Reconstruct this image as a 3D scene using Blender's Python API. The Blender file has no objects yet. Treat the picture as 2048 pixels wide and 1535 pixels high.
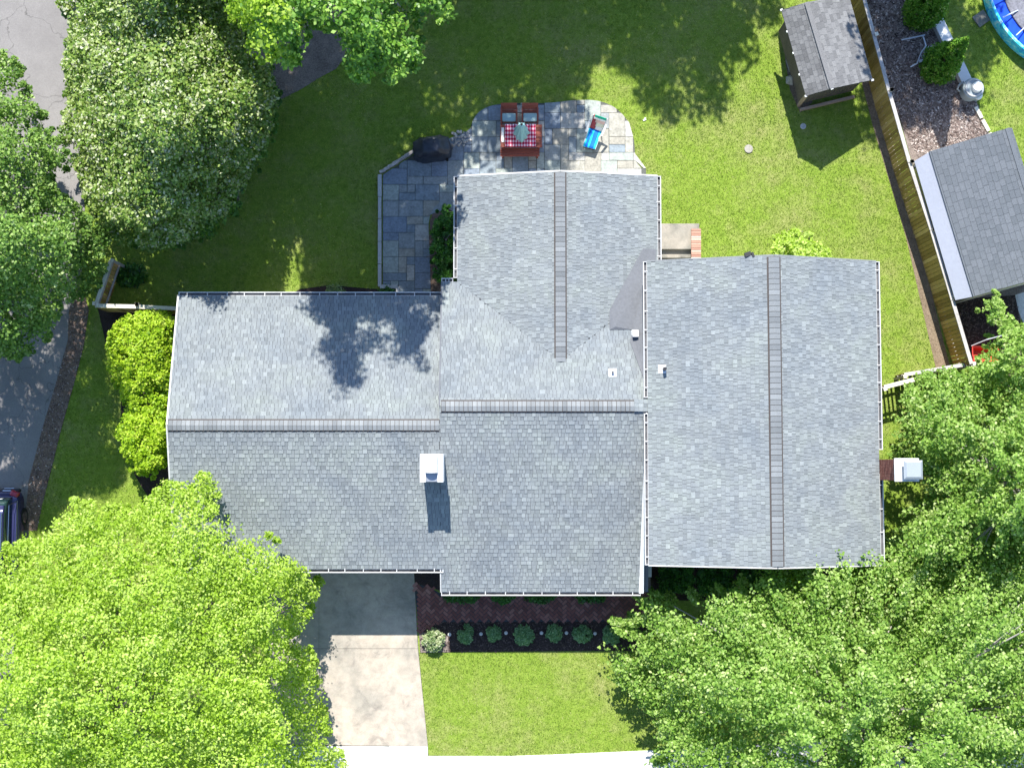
import bpy, bmesh, math, random
import numpy as np
from mathutils import Vector, Matrix, noise
random.seed(7); rng = np.random.default_rng(7)
R = math.radians
S = bpy.context.scene
COL = S.collection

# ---------------------------------------------------------------- camera, light, exposure
H, FPX, TILT = 50.0, 2680.0, R(3.7)
cam_d = bpy.data.cameras.new('camera'); cam = bpy.data.objects.new('camera', cam_d); COL.objects.link(cam)
cam.location = (0, 0, H); cam.rotation_euler = (TILT, 0, 0)
cam_d.sensor_width = 36; cam_d.lens = 36 * FPX / 2048; cam_d.clip_end = 1000; S.camera = cam
SUN_EL = R(50); SHX, SHY = 0.09, -1.0           # direction in which shadows fall on the ground
W = bpy.data.worlds.new('World'); S.world = W; W.use_nodes = True
nt = W.node_tree; nt.nodes.clear()
sky = nt.nodes.new('ShaderNodeTexSky'); sky.sky_type = 'NISHITA'; sky.sun_disc = False
sky.sun_elevation = SUN_EL; sky.ozone_density = 4.0; sky.dust_density = 0.4
sky.sun_rotation = math.atan2(-SHX, -SHY)      # azimuth from +Y towards +X
bg = nt.nodes.new('ShaderNodeBackground'); bg.inputs[1].default_value = 0.14
wo = nt.nodes.new('ShaderNodeOutputWorld')
nt.links.new(sky.outputs[0], bg.inputs[0]); nt.links.new(bg.outputs[0], wo.inputs[0])
sd = bpy.data.lights.new('sun', 'SUN'); sd.energy = 4.6; sd.angle = R(0.53); sd.color = (1, 0.965, 0.90)
sun = bpy.data.objects.new('sun', sd); COL.objects.link(sun)
_h = Vector((SHX, SHY, 0)).normalized() * math.cos(SUN_EL)
sun.rotation_euler = Vector((_h.x, _h.y, -math.sin(SUN_EL))).to_track_quat('-Z', 'Y').to_euler()
S.view_settings.view_transform = 'Standard'; S.view_settings.look = 'None'
S.view_settings.gamma = 1; S.view_settings.exposure = 1.2
S.view_settings.use_curve_mapping = False
S.cycles.max_bounces = 6; S.cycles.transparent_max_bounces = 4

# ---------------------------------------------------------------- survey helper: photo point at a height -> place
_c, _s = math.cos(TILT), math.sin(TILT)
def P(px, py, z=0.0):
    a = (px - 1024) / FPX; b = -(py - 767.5) / FPX
    y = b * _c + _s; zz = b * _s - _c
    k = (H - z) / -zz
    return Vector((a * k, y * k, z))
def PP(pts, z=0.0): return [P(x, y, z) for x, y in pts]

# ---------------------------------------------------------------- materials
MATS = {}
class NB:
    def __init__(s, name):
        s.m = bpy.data.materials.new(name); s.m.use_nodes = True; s.t = s.m.node_tree
        s.b = s.t.nodes['Principled BSDF']; s.o = s.t.nodes['Material Output']
    def n(s, typ, **kw):
        x = s.t.nodes.new(typ)
        for k, v in kw.items():
            if k.startswith('i_'):
                key = k[2:]; key = int(key) if key.isdigit() else key
                x.inputs[key].default_value = v
            else: setattr(x, k, v)
        return x
    def l(s, a, b): s.t.links.new(a, b)
    def ramp(s, fac, stops):
        r = s.n('ShaderNodeValToRGB'); e = r.color_ramp.elements
        while len(e) < len(stops): e.new(0.5)
        for q, (p, c) in zip(e, stops): q.position = p; q.color = (*c, 1)
        s.l(fac, r.inputs[0]); return r.outputs[0]
    def noise(s, scale, detail=4, rough=0.55, dist=0.0, vec=None):
        x = s.n('ShaderNodeTexNoise'); x.inputs['Scale'].default_value = scale; x.inputs['Detail'].default_value = detail
        x.inputs['Roughness'].default_value = rough; x.inputs['Distortion'].default_value = dist
        s.l(vec if vec else s.pos(), x.inputs['Vector']); return x.outputs[0]
    def pos(s):
        if not hasattr(s, '_p'): s._p = s.n('ShaderNodeNewGeometry').outputs['Position']
        return s._p
    def attr(s, name='tone'):
        a = s.n('ShaderNodeAttribute'); a.attribute_name = name; return a.outputs['Fac']
    def mix(s, fac, a, b, mode='MIX'):
        x = s.n('ShaderNodeMix', data_type='RGBA', blend_type=mode)
        if isinstance(fac, (int, float)): x.inputs[0].default_value = fac
        else: s.l(fac, x.inputs[0])
        for i, v in ((6, a), (7, b)):
            if isinstance(v, tuple): x.inputs[i].default_value = (*v, 1)
            else: s.l(v, x.inputs[i])
        return x.outputs[2]
    def math(s, op, a, b=0.0):
        x = s.n('ShaderNodeMath', operation=op)
        for i, v in ((0, a), (1, b)):
            if isinstance(v, (int, float)): x.inputs[i].default_value = v
            else: s.l(v, x.inputs[i])
        return x.outputs[0]
    def bump(s, h, strength=0.4, dist=0.02):
        x = s.n('ShaderNodeBump'); x.inputs['Strength'].default_value = strength; x.inputs['Distance'].default_value = dist
        s.l(h, x.inputs['Height']); s.l(x.outputs[0], s.b.inputs['Normal'])
    def fin(s, color, rough=0.8, metal=0.0, spec=None):
        if isinstance(color, tuple): s.b.inputs['Base Color'].default_value = (*color, 1)
        else: s.l(color, s.b.inputs['Base Color'])
        s.b.inputs['Roughness'].default_value = rough; s.b.inputs['Metallic'].default_value = metal
        if spec is not None: s.b.inputs['Specular IOR Level'].default_value = spec
        return s.m

def speck(name, c, var=0.18, scale=30, rough=0.8, metal=0.0, bump=0.2, spec=0.3, big=1.2):
    """a surface of one colour with fine grain and large soft wear"""
    q = NB(name); n1 = q.noise(scale, 5); n2 = q.noise(big, 3)
    f = q.math('ADD', q.math('MULTIPLY', n1, 0.6), q.math('MULTIPLY', n2, 0.4))
    lo = tuple(v * (1 - var * 1.6) for v in c); hi = tuple(min(1, v * (1 + var * 1.6)) for v in c)
    if bump: q.bump(n1, bump, 0.01)
    return q.fin(q.ramp(f, [(0.3, lo), (0.5, c), (0.7, hi)]), rough, metal, spec)

def toned(name, stops, grain=0.25, gscale=60, rough=0.9, bump=0.3, spec=0.2):
    """colour picked piece by piece through the mesh attribute 'tone', with grain"""
    q = NB(name); c = q.ramp(q.attr(), stops); n = q.noise(gscale, 4)
    g = q.ramp(n, [(0.3, (1 - grain,) * 3), (0.7, (1 + grain * .6,) * 3)])
    if bump: q.bump(n, bump, 0.006)
    return q.fin(q.mix(1.0, c, g, 'MULTIPLY'), rough, 0, spec)

def leafmat(name, stops, trans=0.35, rough=0.5, spec=0.4):
    q = NB(name); c = q.ramp(q.attr(), stops)
    q.fin(c, rough, 0, spec)
    t = q.n('ShaderNodeBsdfTranslucent'); q.l(q.mix(1.0, c, (1.15, 1.25, 0.55), 'MULTIPLY'), t.inputs[0])
    m = q.n('ShaderNodeMixShader'); m.inputs[0].default_value = trans
    q.l(q.b.outputs[0], m.inputs[1]); q.l(t.outputs[0], m.inputs[2]); q.l(m.outputs[0], q.o.inputs[0])
    return q.m

M = MATS
SH = [(0.0, (.148, .162, .168)), (0.35, (.182, .198, .205)), (0.65, (.212, .231, .236)), (1.0, (.262, .284, .286))]
def shingle_mat():
    q = NB('asphalt_shingle'); c = q.ramp(q.attr(), SH); n = q.noise(55, 4); b = q.noise(.7, 5, .6, .5); d = q.noise(4.0, 5, .7)
    g = q.ramp(n, [(.3, (.72, .72, .72)), (.7, (1.18, 1.18, 1.18))])
    w = q.ramp(b, [(.32, (.88, .90, .94)), (.5, (1, 1, 1)), (.68, (1.08, 1.09, 1.03))]); e = q.ramp(d, [(.28, (.86, .87, .86)), (.5, (1, 1, 1))])
    q.bump(n, .4, .006)
    return q.fin(q.mix(1, q.mix(1, q.mix(1, c, g, 'MULTIPLY'), w, 'MULTIPLY'), e, 'MULTIPLY'), .93, 0, .12)
M['shingle'] = shingle_mat()
M['deck'] = speck('roof_underlay', (.05, .054, .06), .2, 30)
M['ridge'] = toned('ridge_shingle', [(0, (.155, .165, .170)), (1, (.245, .258, .262))], 0.25, 55)
M['ventbrown'] = speck('brown_vent_edge', (.06, .050, .046), .2, 30)
M['membrane'] = speck('grey_membrane', (.120, .126, .138), .10, 12, 0.85, 0, 0.1)
M['white'] = speck('white_paint', (.62, .62, .61), .05, 8, 0.5, 0, 0.05)
M['gutterwhite'] = speck('gutter_white', (.46, .46, .45), .12, 14, 0.45, 0, 0.05)
M['gutterin'] = speck('gutter_trough', (.09, .09, .095), .3, 12)
M['siding'] = speck('house_siding', (.55, .55, .52), .06, 10)
M['glass'] = NB('window_glass').fin((.03, .04, .05), 0.08, 0, 0.6)
M['brick'] = toned('brick_red', [(0, (.16, .055, .04)), (.5, (.27, .10, .07)), (1, (.36, .17, .12))], 0.25, 50)
M['brickpale'] = toned('brick_pale', [(0, (.30, .16, .12)), (.6, (.40, .24, .18)), (1, (.52, .44, .36))], 0.2, 40)
M['walkbrick'] = toned('walk_brick', [(0, (.13, .06, .052)), (.5, (.24, .10, .085)), (1, (.36, .19, .16))], 0.3, 50)
M['mortar'] = speck('mortar', (.22, .20, .18), .2, 30)
M['lead'] = speck('grey_sheet_metal', (.34, .36, .38), .10, 20, 0.35, 0.7, 0.05)
M['capgrey'] = speck('cap_mesh_grey', (.30, .33, .35), .10, 40, 0.5, 0.3)
M['blackplastic'] = speck('black_plastic', (.025, .025, .028), .2, 30, 0.5)
M['conc'] = None
def concrete(name, base, warm, scale=1.0):
    q = NB(name); n1 = q.noise(0.55 * scale, 6, .62); n2 = q.noise(26, 5, .7); n3 = q.noise(3.2, 5, .6, .4)
    c = q.mix(q.ramp(n1, [(.40, (0, 0, 0)), (.60, (1, 1, 1))]), base, warm)
    n4 = q.noise(1.1, 6, .7, .8); c = q.mix(1, c, q.ramp(n4, [(.30, (.66, .66, .68)), (.46, (1, 1, 1))]), 'MULTIPLY')
    st = q.ramp(n3, [(.32, (.80, .80, .80)), (.6, (1, 1, 1))]); g = q.ramp(n2, [(.25, (.86, .86, .86)), (.75, (1.08, 1.08, 1.08))])
    q.bump(n2, .25, .006)
    return q.fin(q.mix(1, q.mix(1, c, st, 'MULTIPLY'), g, 'MULTIPLY'), .9, 0, .2)
M['drive'] = concrete('driveway_concrete', (.32, .29, .245), (.45, .385, .315))
M['walkc'] = concrete('sidewalk_concrete', (.60, .60, .58), (.68, .67, .64))
M['stoop'] = concrete('stoop_concrete', (.23, .22, .19), (.31, .28, .235), 2)
def asphalt():
    q = NB('asphalt'); n1 = q.noise(.5, 5); n2 = q.noise(40, 5, .7); n3 = q.noise(2.0, 4)
    c = q.mix(q.ramp(n1, [(.35, (0, 0, 0)), (.65, (1, 1, 1))]), (.17, .16, .155), (.22, .208, .20))
    v = q.n('ShaderNodeTexVoronoi', feature='DISTANCE_TO_EDGE'); v.inputs['Scale'].default_value = .45
    wv = q.n('ShaderNodeVectorMath', operation='ADD'); q.l(q.pos(), wv.inputs[0])
    nz = q.n('ShaderNodeTexNoise'); nz.inputs['Scale'].default_value = 1.8; nz.inputs['Detail'].default_value = 5; q.l(q.pos(), nz.inputs['Vector'])
    sc = q.n('ShaderNodeVectorMath', operation='SCALE'); q.l(nz.outputs['Color'], sc.inputs[0]); sc.inputs['Scale'].default_value = 1.2
    q.l(sc.outputs[0], wv.inputs[1]); q.l(wv.outputs[0], v.inputs['Vector'])
    cr = q.ramp(v.outputs['Distance'], [(0.0, (.55, .55, .55)), (.012, (1, 1, 1))])
    g = q.ramp(n2, [(.3, (.75, .75, .75)), (.7, (1.2, 1.2, 1.2))])
    q.bump(n2, .3, .008)
    return q.fin(q.mix(1, q.mix(1, c, cr, 'MULTIPLY'), g, 'MULTIPLY'), .92, 0, .2)
M['asphalt'] = asphalt()
def lawn():
    q = NB('lawn_ground'); a = q.noise(.35, 5, .6); b = q.noise(5, 6, .7, .5); c3 = q.noise(38, 5, .75, .3); d = q.noise(1.3, 5, .65)
    f = q.math('ADD', q.math('MULTIPLY', b, .5), q.math('MULTIPLY', c3, .5))
    green = q.ramp(f, [(.30, (.055, .108, .016)), (.48, (.178, .268, .034)), (.68, (.295, .375, .075))])
    dry = q.ramp(f, [(.30, (.15, .155, .05)), (.5, (.27, .275, .10)), (.7, (.38, .37, .18))])
    m = q.ramp(q.math('ADD', q.math('MULTIPLY', a, .55), q.math('MULTIPLY', d, .45)), [(.46, (0, 0, 0)), (.64, (.8, .8, .8))])
    q.bump(c3, .8, .05)
    return q.fin(q.mix(m, green, dry), .95, 0, .1)
M['lawn'] = lawn()
M['grassblade'] = leafmat('grass_blade', [(0, (.055, .11, .016)), (.45, (.185, .272, .032)), (.8, (.305, .38, .07)), (1, (.46, .45, .22))], .3, .6, .2)
def mulch(name, dark, light, sc=25):
    q = NB(name); a = q.noise(sc, 6, .75, .6); b = q.noise(2, 3)
    q.bump(a, .9, .04)
    f = q.math('ADD', q.math('MULTIPLY', a, .7), q.math('MULTIPLY', b, .3))
    return q.fin(q.ramp(f, [(.35, dark), (.62, light)]), .95, 0, .1)
M['mulch'] = mulch('dark_mulch', (.018, .014, .014), (.07, .05, .045))
M['gravel'] = mulch('pale_mulch', (.09, .07, .06), (.30, .25, .22), 20)
M['soil'] = mulch('dry_soil', (.10, .075, .05), (.27, .21, .15), 16)
M['litter'] = mulch('leaf_litter', (.07, .045, .035), (.24, .175, .135), 14)
M['chip'] = toned('wood_chip', [(0, (.05, .035, .03)), (.5, (.20, .15, .13)), (1, (.50, .44, .40))], .2, 30)
M['whitegravel'] = mulch('white_gravel', (.25, .25, .24), (.75, .74, .72), 30)
STONES = [((.20, .235, .26), 'blue_grey'), ((.25, .27, .27), 'grey'), ((.31, .30, .26), 'tan'), ((.30, .33, .30), 'green_grey'), ((.38, .37, .34), 'pale'), ((.19, .225, .27), 'slate_blue'), ((.29, .275, .235), 'buff')]
for c, nme in STONES: M['st_' + nme] = speck('flagstone_' + nme, c, .22, 14, .8, 0, .3, .25, 3)
M['joint'] = speck('sand_joint', (.085, .09, .08), .3, 30)
M['kerbstone'] = speck('kerb_stone', (.42, .42, .41), .12, 12)
M['rock'] = speck('rock', (.42, .39, .36), .3, 12, .9, 0, .5)
M['bark'] = speck('bark_grey', (.16, .135, .12), .35, 14, .95, 0, .8)
M['barkp'] = speck('bark_pale', (.30, .27, .25), .3, 16, .95, 0, .6)
M['woodred'] = speck('stained_red_wood', (.26, .065, .04), .22, 20, .6)
M['woodbrown'] = speck('fence_rail_wood', (.38, .36, .34), .2, 16, .85)
M['woodpale'] = speck('pale_lumber', (.62, .58, .48), .1, 14, .8)
M['postw'] = speck('grey_post', (.40, .38, .36), .18, 16, .85)
M['picket'] = toned('fence_picket', [(0, (.22, .145, .045)), (.5, (.42, .28, .09)), (1, (.62, .44, .19))], .35, 22, .85)
M['shedwood'] = speck('dark_shed_wood', (.12, .10, .085), .3, 20, .9)
M['shedtrim'] = speck('shed_trim', (.38, .27, .20), .15, 20, .8)
M['shedshingle'] = toned('weathered_shingle', [(0, (.125, .125, .128)), (1, (.20, .20, .202))], .3, 40)
M['neighshingle'] = toned('neighbour_shingle', [(0, (.10, .112, .125)), (1, (.125, .137, .152))], .3, 40)
M['vinyl'] = speck('ribbed_vinyl', (.34, .36, .42), .04, 10, .4)
M['teal'] = speck('teal_canvas', (.28, .50, .52), .12, 30, .9)
M['cushion'] = speck('pale_teal_cushion', (.36, .50, .50), .1, 40, .95)
M['slingwhite'] = speck('white_towel', (.78, .76, .72), .06, 30, .9)
M['blue'] = speck('blue_towel', (.01, .16, .70), .1, 20, .8)
M['cyan'] = speck('cyan_towel', (.02, .55, .75), .1, 20, .8)
M['greent'] = speck('green_towel', (.02, .42, .26), .12, 20, .8)
M['pinkt'] = speck('coral_towel', (.75, .50, .40), .1, 20, .8)
M['redt'] = speck('red_cloth', (.35, .06, .07), .1, 20, .8)
M['yellowt'] = speck('cream_towel', (.72, .70, .52), .1, 20, .8)
M['navy'] = NB('navy_car_paint').fin((.030, .032, .10), .22, .3, .6)
M['darkcar'] = NB('dark_car_plastic').fin((.02, .02, .024), .45, 0, .4)
M['taillight'] = NB('tail_light').fin((.28, .012, .03), .12, 0, .7)
M['chrome'] = NB('chrome').fin((.6, .6, .62), .15, 1.0)
M['carglass'] = NB('car_glass').fin((.015, .035, .035), .05, 0, .8)
M['tyre'] = NB('tyre').fin((.02, .02, .02), .9, 0, .2)
M['tankgrey'] = speck('grey_tank', (.30, .34, .35), .08, 20, .6)
M['tanklid'] = speck('white_tank_lid', (.74, .74, .72), .06, 20, .5)
M['poolblue'] = speck('pool_liner_blue', (.01, .07, .55), .25, 3, .3)
M['frame'] = speck('painted_steel', (.50, .54, .60), .08, 20, .35, .3)
M['water'] = speck('pool_cover_grey', (.13, .13, .15), .4, 12, .5)
M['red'] = speck('red_plastic', (.55, .06, .045), .08, 20, .4)
def poolband():
    q = NB('pool_wall_print'); a = q.noise(2.6, 5, .7, 1.4)
    return q.fin(q.ramp(a, [(.36, (.02, .22, .70)), (.44, (.03, .55, .85)), (.54, (.15, .78, .88)), (.64, (.65, .88, .9))]), .35, 0, .4)
M['poolwall'] = poolband()
def checks():
    q = NB('checked_cloth'); tc = q.n('ShaderNodeTexCoord')
    sep = q.n('ShaderNodeSeparateXYZ'); q.l(tc.outputs['Object'], sep.inputs[0])
    def band(o, per, off):
        v = q.math('FRACT', q.math('ADD', q.math('DIVIDE', o, per), off)); return q.math('GREATER_THAN', v, .5)
    bx, by = band(sep.outputs[0], .105, 10.2), band(sep.outputs[1], .155, 10.1)
    s2 = q.math('MULTIPLY', q.math('ADD', bx, by), .5)
    return q.fin(q.ramp(s2, [(0, (.32, .005, .03)), (.5, (.62, .12, .20)), (1, (.80, .62, .66))]), .9, 0, .1)
M['checks'] = checks()
M['grillcover'] = speck('black_grill_cover', (.018, .022, .035), .3, 5, .42, 0, .5, .5)

# leaf palettes
M['leaf_lime'] = leafmat('leaf_lime', [(0, (.12, .23, .012)), (.3, (.24, .38, .018)), (.65, (.37, .51, .075)), (1, (.50, .60, .18))], .42, .6, .2)
M['leaf_maple'] = leafmat('leaf_maple', [(0, (.09, .19, .025)), (.3, (.165, .295, .04)), (.65, (.275, .41, .085)), (.9, (.37, .48, .16)), (1, (.48, .56, .24))], .38, .55, .25)
M['leaf_magnolia'] = leafmat('leaf_magnolia', [(0, (.05, .12, .014)), (.3, (.11, .20, .022)), (.6, (.21, .30, .055)), (.82, (.32, .38, .14)), (1, (.46, .48, .34))], .22, .45, .4)
M['leaf_deep'] = leafmat('leaf_deep', [(0, (.03, .09, .012)), (.4, (.08, .20, .022)), (.8, (.16, .31, .035)), (1, (.28, .43, .08))], .35, .45, .4)
M['leaf_olive'] = leafmat('leaf_olive', [(0, (.045, .11, .015)), (.4, (.12, .23, .035)), (.8, (.24, .37, .07)), (1, (.36, .45, .18))], .3, .5, .3)
M['leaf_shrub'] = leafmat('leaf_shrub', [(0, (.12, .24, .008)), (.4, (.26, .42, .014)), (.8, (.38, .52, .03)), (1, (.48, .57, .08))], .38, .5, .3)
M['leaf_hedge'] = leafmat('leaf_hedge', [(0, (.015, .06, .008)), (.5, (.04, .14, .015)), (1, (.08, .24, .025))], .3, .45, .4)
M['leaf_box'] = leafmat('leaf_box', [(0, (.06, .15, .05)), (.5, (.16, .30, .12)), (1, (.28, .42, .22))], .3, .5, .3)
M['leaf_vari'] = leafmat('leaf_variegated', [(0, (.08, .16, .04)), (.4, (.22, .30, .12)), (.75, (.42, .46, .26)), (1, (.62, .62, .45))], .3, .5, .3)
M['needle'] = leafmat('cypress_spray', [(0, (.03, .10, .008)), (.5, (.085, .215, .014)), (.85, (.18, .33, .03)), (1, (.40, .46, .14))], .25, .6, .2)

# ---------------------------------------------------------------- mesh helpers
class MB:
    """collects shapes with a tone per face; build() links them as ONE mesh object"""
    def __init__(s): s.v = []; s.f = []; s.t = []; s.mi = []
    def add(s, vs, fs, tone=.5, mi=0):
        o = len(s.v); s.v += [tuple(v) for v in vs]; s.f += [tuple(i + o for i in f) for f in fs]
        s.t += [tone] * len(fs); s.mi += [mi] * len(fs)
    def box(s, c, d, rz=0, tone=.5, mi=0, tilt=None):
        hx, hy, hz = d[0] / 2, d[1] / 2, d[2] / 2
        vs = [Vector((x * hx, y * hy, z * hz)) for z in (-1, 1) for x, y in ((-1, -1), (1, -1), (1, 1), (-1, 1))]
        m = Matrix.Rotation(rz, 4, 'Z')
        if tilt is not None: m = m @ tilt
        vs = [m @ v + Vector(c) for v in vs]
        s.add(vs, [(3, 2, 1, 0), (4, 5, 6, 7), (0, 1, 5, 4), (1, 2, 6, 5), (2, 3, 7, 6), (3, 0, 4, 7)], tone, mi)
    def prism(s, pts, z0, z1, tone=.5, mi=0):
        """pts: plan polygon (ccw or cw), z0 bottom, z1 top; z may be callables of (x,y)"""
        a = sum(pts[i][0] * pts[(i + 1) % len(pts)][1] - pts[(i + 1) % len(pts)][0] * pts[i][1] for i in range(len(pts)))
        if a < 0: pts = pts[::-1]
        n = len(pts); g = lambda z, p: z(p[0], p[1]) if callable(z) else z
        vs = [(p[0], p[1], g(z0, p)) for p in pts] + [(p[0], p[1], g(z1, p)) for p in pts]
        s.add(vs, [tuple(range(n - 1, -1, -1)), tuple(range(n, 2 * n))] + [(i, (i + 1) % n, n + (i + 1) % n, n + i) for i in range(n)], tone, mi)
    def bar(s, a, b, w, h=None, tone=.5, mi=0, up=Vector((0, 0, 1))):
        a = Vector(a); b = Vector(b); h = h or w; d = (b - a).normalized()
        if abs(d.dot(up)) > .98: up = Vector((0, 1, 0))
        x = d.cross(up).normalized() * w / 2; y = x.cross(d).normalized() * h / 2
        vs = [a - x - y, a + x - y, a + x + y, a - x + y, b - x - y, b + x - y, b + x + y, b - x + y]
        s.add(vs, [(0, 1, 2, 3), (7, 6, 5, 4), (0, 4, 5, 1), (1, 5, 6, 2), (2, 6, 7, 3), (3, 7, 4, 0)], tone, mi)
    def tube(s, pts, rs, n=7, tone=.5, mi=0, cap=True):
        pts = [Vector(p) for p in pts]; rings = []
        if not isinstance(rs, (list, tuple)): rs = [rs] * len(pts)
        for i, p in enumerate(pts):
            d = (pts[min(i + 1, len(pts) - 1)] - pts[max(i - 1, 0)]).normalized()
            u = Vector((0, 0, 1)) if abs(d.z) < .9 else Vector((1, 0, 0))
            x = d.cross(u).normalized(); y = d.cross(x).normalized()
            rings.append([p + (x * math.cos(2 * math.pi * k / n) + y * math.sin(2 * math.pi * k / n)) * rs[i] for k in range(n)])
        vs = [v for r in rings for v in r]; fs = []
        for i in range(len(rings) - 1):
            for k in range(n): fs.append((i * n + k, i * n + (k + 1) % n, (i + 1) * n + (k + 1) % n, (i + 1) * n + k))
        if cap: fs += [tuple(range(n)), tuple(range(len(vs) - 1, len(vs) - n - 1, -1))]
        s.add(vs, fs, tone, mi)
    def lathe(s, c, prof, n=20, tone=.5, mi=0, fn=None):
        vs = []; fs = []; c = Vector(c)
        for r, z in prof:
            for k in range(n):
                a = 2 * math.pi * k / n; rr = r * (fn(a, z) if fn else 1)
                vs.append(c + Vector((rr * math.cos(a), rr * math.sin(a), z)))
        for i in range(len(prof) - 1):
            for k in range(n): fs.append((i * n + k, i * n + (k + 1) % n, (i + 1) * n + (k + 1) % n, (i + 1) * n + k))
        fs.append(tuple(range((len(prof) - 1) * n, len(prof) * n)))
        s.add(vs, fs, tone, mi)
    def data(s, name, mats, smooth=False):
        me = bpy.data.meshes.new(name); me.from_pydata(s.v, [], s.f)
        at = me.attributes.new('tone', 'FLOAT', 'FACE'); at.data.foreach_set('value', np.array(s.t, dtype=np.float32))
        for m in (mats if isinstance(mats, (list, tuple)) else [mats]): me.materials.append(m)
        if any(s.mi): me.polygons.foreach_set('material_index', np.array(s.mi, dtype=np.int32))
        if smooth: me.polygons.foreach_set('use_smooth', [True] * len(s.f))
        me.update(); return me
    def build(s, name, mats, parent=None, smooth=False, bevel=0):
        o = bpy.data.objects.new(name, s.data(name, mats, smooth)); COL.objects.link(o)
        if parent: attach(o, parent)
        if bevel:
            b = o.modifiers.new('bevel', 'BEVEL'); b.width = bevel; b.segments = 2; b.limit_method = 'ANGLE'
        return o
def world_loc(o):
    v = Vector(o.location); p = o.parent
    while p: v = v + Vector(p.location); p = p.parent
    return v
def attach(o, parent):
    """parts are modelled in world coordinates: keep them in place under an unrotated parent"""
    o.parent = parent; o.location = Vector(o.location) - world_loc(parent)
def thing(name, label, cat, loc, group=None):
    o = bpy.data.objects.new(name, None); COL.objects.link(o); o.location = loc; o.empty_display_size = .2
    return tag(o, label, cat, group)
def tag(o, label, cat, group=None):
    o['label'] = label; o['category'] = cat
    if group: o['group'] = group
    return o
def kind(o, k): o['kind'] = k; return o
def obj_at(name, me, loc, parent=None, rz=0):
    o = bpy.data.objects.new(name, me); COL.objects.link(o); o.location = loc; o.rotation_euler.z = rz
    if parent: attach(o, parent)
    return o
def sheet(name, pts, z, mat, parent=None, thick=0):
    pts = [Vector((p[0], p[1])) for p in pts]
    mb = MB(); mb.prism([(p.x, p.y) for p in pts], z - .05 if not thick else z - thick, z)
    me_o = mb.build(name, mat, parent)
    bm = bmesh.new(); bm.from_mesh(me_o.data); bmesh.ops.triangulate(bm, faces=[f for f in bm.faces if len(f.verts) > 4]); bm.to_mesh(me_o.data); bm.free()
    return me_o
def inpoly(x, y, poly):
    r = False; n = len(poly); j = n - 1
    for i in range(n):
        xi, yi = poly[i][0], poly[i][1]; xj, yj = poly[j][0], poly[j][1]
        if (yi > y) != (yj > y) and x < (xj - xi) * (y - yi) / (yj - yi) + xi: r = not r
        j = i
    return r
def inpoly_np(X, Y, poly):
    r = np.zeros(len(X), bool); n = len(poly); j = n - 1
    for i in range(n):
        xi, yi = poly[i][0], poly[i][1]; xj, yj = poly[j][0], poly[j][1]
        if yi != yj:
            r ^= ((yi > Y) != (yj > Y)) & (X < (xj - xi) * (Y - yi) / (yj - yi) + xi)
        j = i
    return r
def clip(poly, a, b):
    """keep the part of poly on the left of a->b"""
    out = []; n = len(poly)
    side = lambda p: (b[0] - a[0]) * (p[1] - a[1]) - (b[1] - a[1]) * (p[0] - a[0])
    for i in range(n):
        p, q = poly[i], poly[(i + 1) % n]; sp, sq = side(p), side(q)
        if sp >= 0: out.append(p)
        if (sp > 0 > sq) or (sp < 0 < sq):
            t = sp / (sp - sq); out.append((p[0] + (q[0] - p[0]) * t, p[1] + (q[1] - p[1]) * t))
    return out
def clip_to(poly, region):
    n = len(region)
    for i in range(n):
        if len(poly) < 3: return []
        poly = clip(poly, region[i], region[(i + 1) % n])
    return poly if len(poly) >= 3 else []
def area(p): return abs(sum(p[i][0] * p[(i + 1) % len(p)][1] - p[(i + 1) % len(p)][0] * p[i][1] for i in range(len(p)))) / 2
def ccw(p):
    a = sum(p[i][0] * p[(i + 1) % len(p)][1] - p[(i + 1) % len(p)][0] * p[i][1] for i in range(len(p)))
    return p if a > 0 else p[::-1]

# ================================================================= THE GROUND
ground = MB(); N = 60
g_pts = [(-150 + 300 * i / N, -150 + 300 * j / N) for j in range(N + 1) for i in range(N + 1)]
ground.add([(x, y, 0) for x, y in g_pts], [(j * (N + 1) + i, j * (N + 1) + i + 1, (j + 1) * (N + 1) + i + 1, (j + 1) * (N + 1) + i) for j in range(N) for i in range(N)])
kind(ground.build('lawn', M['lawn']), 'structure')

road_px = [(150, -300), (160, 0), (150, 200), (170, 420), (160, 600), (140, 690), (122, 780), (95, 870), (75, 950), (62, 1040), (48, 1120), (20, 1400), (0, 1700), (-500, 1700), (-500, -300)]
road_w = PP(road_px)
kind(sheet('road', road_w, .012, M['asphalt']), 'structure')
lit_px = [(160, 560), (178, 620), (168, 690), (150, 760), (122, 860), (100, 950), (84, 1010), (74, 1060), (48, 1060), (58, 960), (84, 860), (114, 760), (136, 680), (138, 620)]
litter_w = PP(lit_px); kind(sheet('leaf_litter_verge', litter_w, .020, M['litter']), 'structure')

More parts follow.
